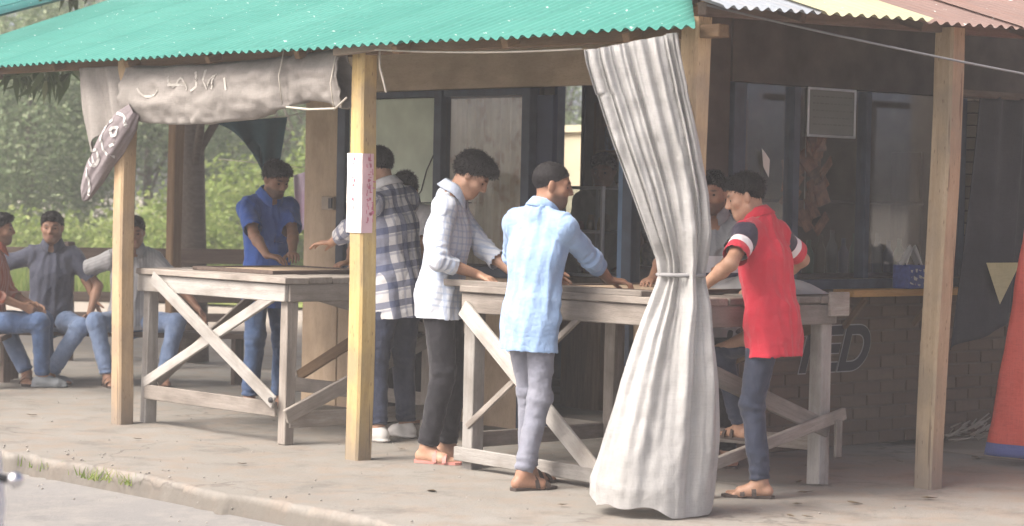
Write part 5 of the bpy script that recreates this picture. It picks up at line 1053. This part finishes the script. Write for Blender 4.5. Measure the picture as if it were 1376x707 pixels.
def tree(name, label, cat, base, h, R, mat, seed, nclump=90, nleaf=110, lsize=.11, trunk_r=.10, low=.2, group=None, lean=(0, 0), clump=.33):
    r = np.random.default_rng(seed); T = thing(name, label, cat, base, 0, group); b = np.array(base, float)
    top = b + np.array([lean[0], lean[1], h * .75]); Vt = []; Ft = []
    def add(P, Rr, n=7):
        V, F = tube_data(P, Rr, n); o = len(Vt); Vt.extend(V); Ft.extend([tuple(i + o for i in f) for f in F])
    mid = b + (top - b) * .45 + r.normal(0, .06, 3); add([b - np.array([0, 0, .02]), b + (mid - b) * .5, mid, top], [trunk_r * 1.25, trunk_r, trunk_r * .8, trunk_r * .3], 10)
    # clumps on an uneven ellipsoid with gaps
    u = r.normal(0, 1, (nclump * 3, 3)); u /= np.linalg.norm(u, axis=1, keepdims=True); rr = r.uniform(.35, 1., (nclump * 3, 1)) ** .6; c = u * rr; keep = vn(c * 2.1 + seed, seed) > -.25; c = c[keep][:nclump]
    cc = b + np.array([lean[0], lean[1], h * (low + (1 - low) / 2)]) + c * np.array([R, R, h * (1 - low) / 2]); cc[:, 2] = np.maximum(cc[:, 2], b[2] + .15)
    for q in cc[::max(1, len(cc) // 14)]:
        s = b + (top - b) * r.uniform(.3, .95); m_ = (s + q) / 2 + r.normal(0, .1, 3); add([s, m_, q], [trunk_r * .35, trunk_r * .22, trunk_r * .08], 5)
    mob('trunk', Vt, Ft, M['bark'], T); V, F, rn = leaves(cc, nleaf, (clump, clump, clump * .8), lsize, seed + 1); mob('crown', V, F, M[mat], T, False, {'rnd': rn}); return T
B2 = 'trees and bushes beyond the lawn'
spec = [(39, -10.4, 4.6, 2.0, 'leaf_grey', 'dusty grey green bushy tree at the left end of the lawn'), (38, -8.0, 4.4, 1.9, 'leaf_grey', 'dusty grey green bushy tree behind the navy polo man'), (40, -6.3, 4.8, 2.0, 'leaf_grey', 'dusty grey green bushy tree behind the grey shirted man'),
        (42, -4.4, 5.0, 2.1, 'leaf_grey', 'dusty grey green bushy tree behind the bright blue shirted man'), (45, -2.4, 5.4, 2.3, 'leaf_grey', 'dusty grey green bushy tree partly hidden by the plywood pillar'), (46, 1.0, 5.2, 2.0, 'leaf_grey', 'dusty grey green bushy tree seen through the hatch of the shop'), (52, -11.5, 7.5, 3.0, 'leaf_dark', 'tall dark green tree rising behind the left bushy trees'), (54, -6.5, 7.8, 3.2, 'leaf_dark', 'tall dark green tree rising behind the middle bushy trees'), (56, -2.5, 8., 3.2, 'leaf_dark', 'tall dark green tree rising behind the right bushy trees')]
for i, (d, l, h, R, m, lab) in enumerate(spec): tree('bushy_tree' if m == 'leaf_grey' else 'tall_tree', lab, 'tree', tuple(DP(d, l, .03)), h, R, m, 100 + i, 150 if h < 6 else 150, 170 if h < 6 else 110, .10 if h < 6 else .2, .09, .06, B2, clump=.30 if h < 6 else .5)
for i, (d, l, h, R, lab) in enumerate([(33, -5.0, 1.25, .9, 'bright yellow green shrub growing left of the trunk'), (35, -3.9, 1.9, 1.1, 'tall bright yellow green shrub growing right of the trunk'), (34, -6.9, .9, .9, 'low bright yellow green shrub behind the fence planks'), (36, -2.9, 2.3, 1.0, 'bright yellow green shrub beside the plywood pillar')]):
    tree('shrub', lab, 'shrub', tuple(DP(d, l, .02)), h, R, 'leaf_yellow', 130 + i, 60, 90, .10, .03, .02, 'yellow green shrubs on the lawn', clump=.2)
tree('shade_tree', 'dark trunked shade tree behind the veranda with crown above the roof', 'tree', tuple(DP(19.4, -2.68, 0)), 6.2, 2.3, 'leaf_yellow', 150, 70, 90, .14, .115, .58, None, (0, 0), .35)
# mango tree left of the veranda with drooping leaf clusters under the eave
mb = DP(16.6, -4.9, 0); MT = thing('mango_tree', 'mango tree with long drooping dark leaves hanging past the teal eave', 'tree', tuple(mb))
tips = [DP(15.8 + dd, (px - 688) / 3100 * 15.8, z) for px, z, dd in ((20, 2.28, 0), (45, 2.30, .2), (62, 2.22, -.1), (85, 2.26, .1), (8, 2.24, .3), (35, 2.2, .4), (-30, 2.5, 0), (-80, 2.7, .3))] + [DP(17.5 + dd, (px - 688) / 3100 * 17.5, z) for px, z, dd in ((50, 3.05, 0), (80, 3.0, .3), (110, 3.06, .2), (25, 3.1, .4))]
Vt = []; Ft = []
def addt(P, R, n=6):
    V, F = tube_data(P, R, n); o = len(Vt); Vt.extend(V); Ft.extend([tuple(i + o for i in f) for f in F])
fork = mb + Vector((.1, -.1, 2.4)); addt([mb - Vector((0, 0, .02)), mb + Vector((.05, 0, 1.2)), fork, fork + Vector((0, .1, 1.8))], [.16, .13, .11, .05], 10)
for q in tips: addt([fork, fork.lerp(q, .5) + Vector((0, 0, .45 if q.z > 2.6 else -.12)), q], [.05, .03, .008])
mob('trunk', Vt, Ft, M['bark'], MT); Vl = []; r = random.Random(5); rn = []
for q in tips + [fork + Vector((r.uniform(-1.6, 1.2), r.uniform(-1.4, 1.4), r.uniform(.4, 2.4))) for _ in range(70)]:
    for k in range(13):
        a = r.uniform(0, 6.28); el = r.uniform(-1.45, -.3); d = Vector((math.cos(a) * math.cos(el), math.sin(a) * math.cos(el), math.sin(el))); L = r.uniform(.16, .27); w = d.cross(Vector((r.uniform(-1, 1), r.uniform(-1, 1), .3))).normalized() * .024; p = q + Vector((r.uniform(-.06, .06), r.uniform(-.06, .06), r.uniform(-.05, .05))); Vl += [p, p + d * L * .4 + w, p + d * L, p + d * L * .4 - w]; rr = (r.random(), r.random(), 0); rn += [rr] * 4
mob('crown', np.array([tuple(v) for v in Vl]), np.arange(len(Vl)).reshape(-1, 4), M['leaf_dark'], MT, False, {'rnd': np.array(rn)})
# neighbouring dark teal roof beyond the left end
ns = thing('neighbour_shed', 'neighbouring shed with a dark teal corrugated roof beyond the left eave', 'shed', (3.0, 9.6, 0))
for i in range(8): corr('roof_sheet', (.75, 8.0 + i * .74, 2.60), (0, 1, 0), (1, 0, .30), .76, M['teal_dark'], ns, 10, 4.0, seed=50 + i)
for x, y in ((.95, 10.2), (.95, 13.7), (4.6, 8.1), (2.6, 13.7)): board('post', (x, y, -.01), (x, y, 2.62 + (x - .75) * .30), .09, .09, M['brown_wood'], ns, (0, 1, 0))
# cream yard wall behind the shop, seen through the hatch
yw = thing('yard_wall', 'cream plastered yard wall with coping behind the shop, seen through its hatch', 'wall', (9.0, 10.5, 0)); cr = plain('cream_plaster', (.52, .46, .33), .9, var=.15, ns=2, bump=.3)
bx('wall_panel', 9.0, 9.15, 8.4, 12.6, -.05, 2.1, cr, yw); bx('coping', 8.95, 9.2, 8.35, 12.65, 2.105, 2.18, cr, yw)
for y in (8.6, 9.9, 11.2, 12.4): bx('pilaster', 8.92, 8.995, y - .12, y + .12, -.05, 2.1, cr, yw)
# pink cloth hanging behind the pillar
V = []
for i in range(16):
    for j in range(16):
        a = i / 15; b = j / 15; q = DP(17.2 + .03 * math.sin(a * 9), -1.64 + .16 * a + .03 * b, 1.60 - .42 * b - .05 * (1 - a)); V.append(tuple(q))
cloth('pink_cloth', 'small pink and white cloth hanging behind the plywood pillar', 'cloth', V, 16, 16, plain('pink_cloth', (.55, .33, .52), .85, c2=(.72, .66, .74), ns=3), False, .004)
tag(tube('cord', [DP(17.2, -2.2, 1.66), DP(17.2, -1.6, 1.61), DP(17.2, -.9, 1.66)], .004, M['rope'], None, 5), 'washing line behind the plywood pillar carrying the pink cloth', 'cord')
# ------------------------------------------------------------------ motorcycle cut off at the left edge
mc = thing('motorcycle', 'white motorcycle parked on the road with chrome tipped brake lever', 'motorcycle', (-5.05, -2.0, -.14))
Q = lambda d, px, z: DP(d, (px - 688) / 3100 * d, z)
hx = Q(5.6, -150, .74)
tube('handlebar', [Q(5.6, -260, .86), Q(5.6, -170, .82), Q(5.6, -70, .74)], .011, M['steel'], mc); tube('grip', [Q(5.6, -120, .78), Q(5.6, -70, .742)], .018, M['blackplastic'], mc, 10)
lev = tube('brake_lever', [Q(5.45, -110, .795), Q(5.44, -50, .755), Q(5.44, -5, .735), Q(5.44, 18, .728)], [.010, .008, .009, .010], M['blackplastic'], mc)
bmx = bmesh.new(); bmesh.ops.create_uvsphere(bmx, u_segments=14, v_segments=10, radius=.020); me = bpy.data.meshes.new('lever_tip'); bmx.to_mesh(me); bmx.free(); me.materials.append(M['steel']); [setattr(p_, 'use_smooth', True) for p_ in me.polygons]; link(bpy.data.objects.new('lever_tip', me), lev, Matrix.Translation(Q(5.44, 24, .728)))
V = []
for i in range(14):
    z = .30 + .58 * i / 13; wv = float(np.interp(i / 13, [0, .25, .55, .8, .93, 1], [.07, .115, .135, .118, .07, .02]))
    for j in range(12):
        a = 2 * math.pi * j / 12; c = Q(5.75, -60, z); V.append(tuple(c + rt * (math.cos(a) * wv * .95) + Vector((FW2.x, FW2.y, 0)) * (math.sin(a) * wv * 1.6)))
mob('fairing', V, [tuple(map(int, f)) for f in grid_faces(14, 12, True)] + [tuple(range(12)), tuple(range(13 * 12, 14 * 12))], M['whitepaint'], mc)
hl_ = Q(5.75, -60, .70) - Vector((FW2.x, FW2.y, 0)) * .17; V, F = tube_data([hl_, hl_ - Vector((FW2.x, FW2.y, 0)) * .03, hl_ - Vector((FW2.x, FW2.y, 0)) * .045], [.075, .07, .02], 14); mob('headlight', V, F, M['steel'], mc)
for s in (-1, 1): tube('mirror_stalk', [Q(5.6, -110 + 0 * s, .80) + rt * (.04 * s - .12), Q(5.6, -150, 1.0) + rt * (.12 * s - .05)], .007, M['blackplastic'], mc, 6)
wc = Q(5.9, -70, .16); ring = [wc + rt * (math.cos(t_) * .26) + Vector((0, 0, .26 * math.sin(t_) - .0)) for t_ in np.linspace(0, 2 * math.pi, 33)]
ring = [p_ + Vector((0, 0, .0)) for p_ in ring]; wh = tube('wheel', [p_ + Vector((0, 0, 0)) for p_ in ring], .042, M['blackplastic'], mc, 8)
for s in (-1, 1): tube('fork', [wc + Vector((FW2.x, FW2.y, 0)) * .06 * s, wc + Vector((FW2.x, FW2.y, .0)) * .06 * s + Vector((0, 0, .5)) - rt * .1], .016, M['steel'], mc)
for k in range(5): a = k * 1.2566; tube('spoke', [wc, wc + rt * (math.cos(a) * .24) + Vector((0, 0, .24 * math.sin(a)))], .012, M['steel'], mc, 6)
V = []
for i in range(12):
    t_ = i / 11
    for j in range(10):
        a = 2 * math.pi * j / 10; c = Q(5.75, -90, .62) - rt * (t_ * 1.1) + Vector((0, 0, .06 * math.sin(t_ * 6))); V.append(tuple(c + Vector((FW2.x, FW2.y, 0)) * (math.cos(a) * .13 * (1 - .4 * t_)) + Vector((0, 0, math.sin(a) * .10))))
mob('seat_and_tank', V, [tuple(map(int, f)) for f in grid_faces(12, 10, True)] + [tuple(range(10)), tuple(range(110, 120))], M['blackplastic'], mc)
wc2 = wc - rt * 1.25; tube('wheel', [wc2 + rt * (math.cos(t_) * .26) + Vector((0, 0, .26 * math.sin(t_))) for t_ in np.linspace(0, 2 * math.pi, 33)], .045, M['blackplastic'], mc, 8)

# ------------------------------------------------------------------ scattering volume, added as a lens veil that lifts the dark tones
hz = NT('veil_volume'); hz.t.nodes.remove(hz.b); pv = hz.n('VolumePrincipled'); pv.inputs['Color'].default_value = (.95, .95, .93, 1); pv.inputs['Density'].default_value = .0042; pv.inputs['Anisotropy'].default_value = .0; hz.l(pv.outputs[0], hz.t.nodes['Material Output'].inputs['Volume'])
hx0, hx1, hy0, hy1, hz0, hz1 = -14., 52., -14., 62., -1.2, 9.5
V = [(x, y, z) for x in (hx0, hx1) for y in (hy0, hy1) for z in (hz0, hz1)]
tag(mob('veil_box', V, [(0, 1, 3, 2), (4, 6, 7, 5), (0, 4, 5, 1), (2, 3, 7, 6), (0, 2, 6, 4), (1, 5, 7, 3)], hz.m, None, False), kind='stuff')
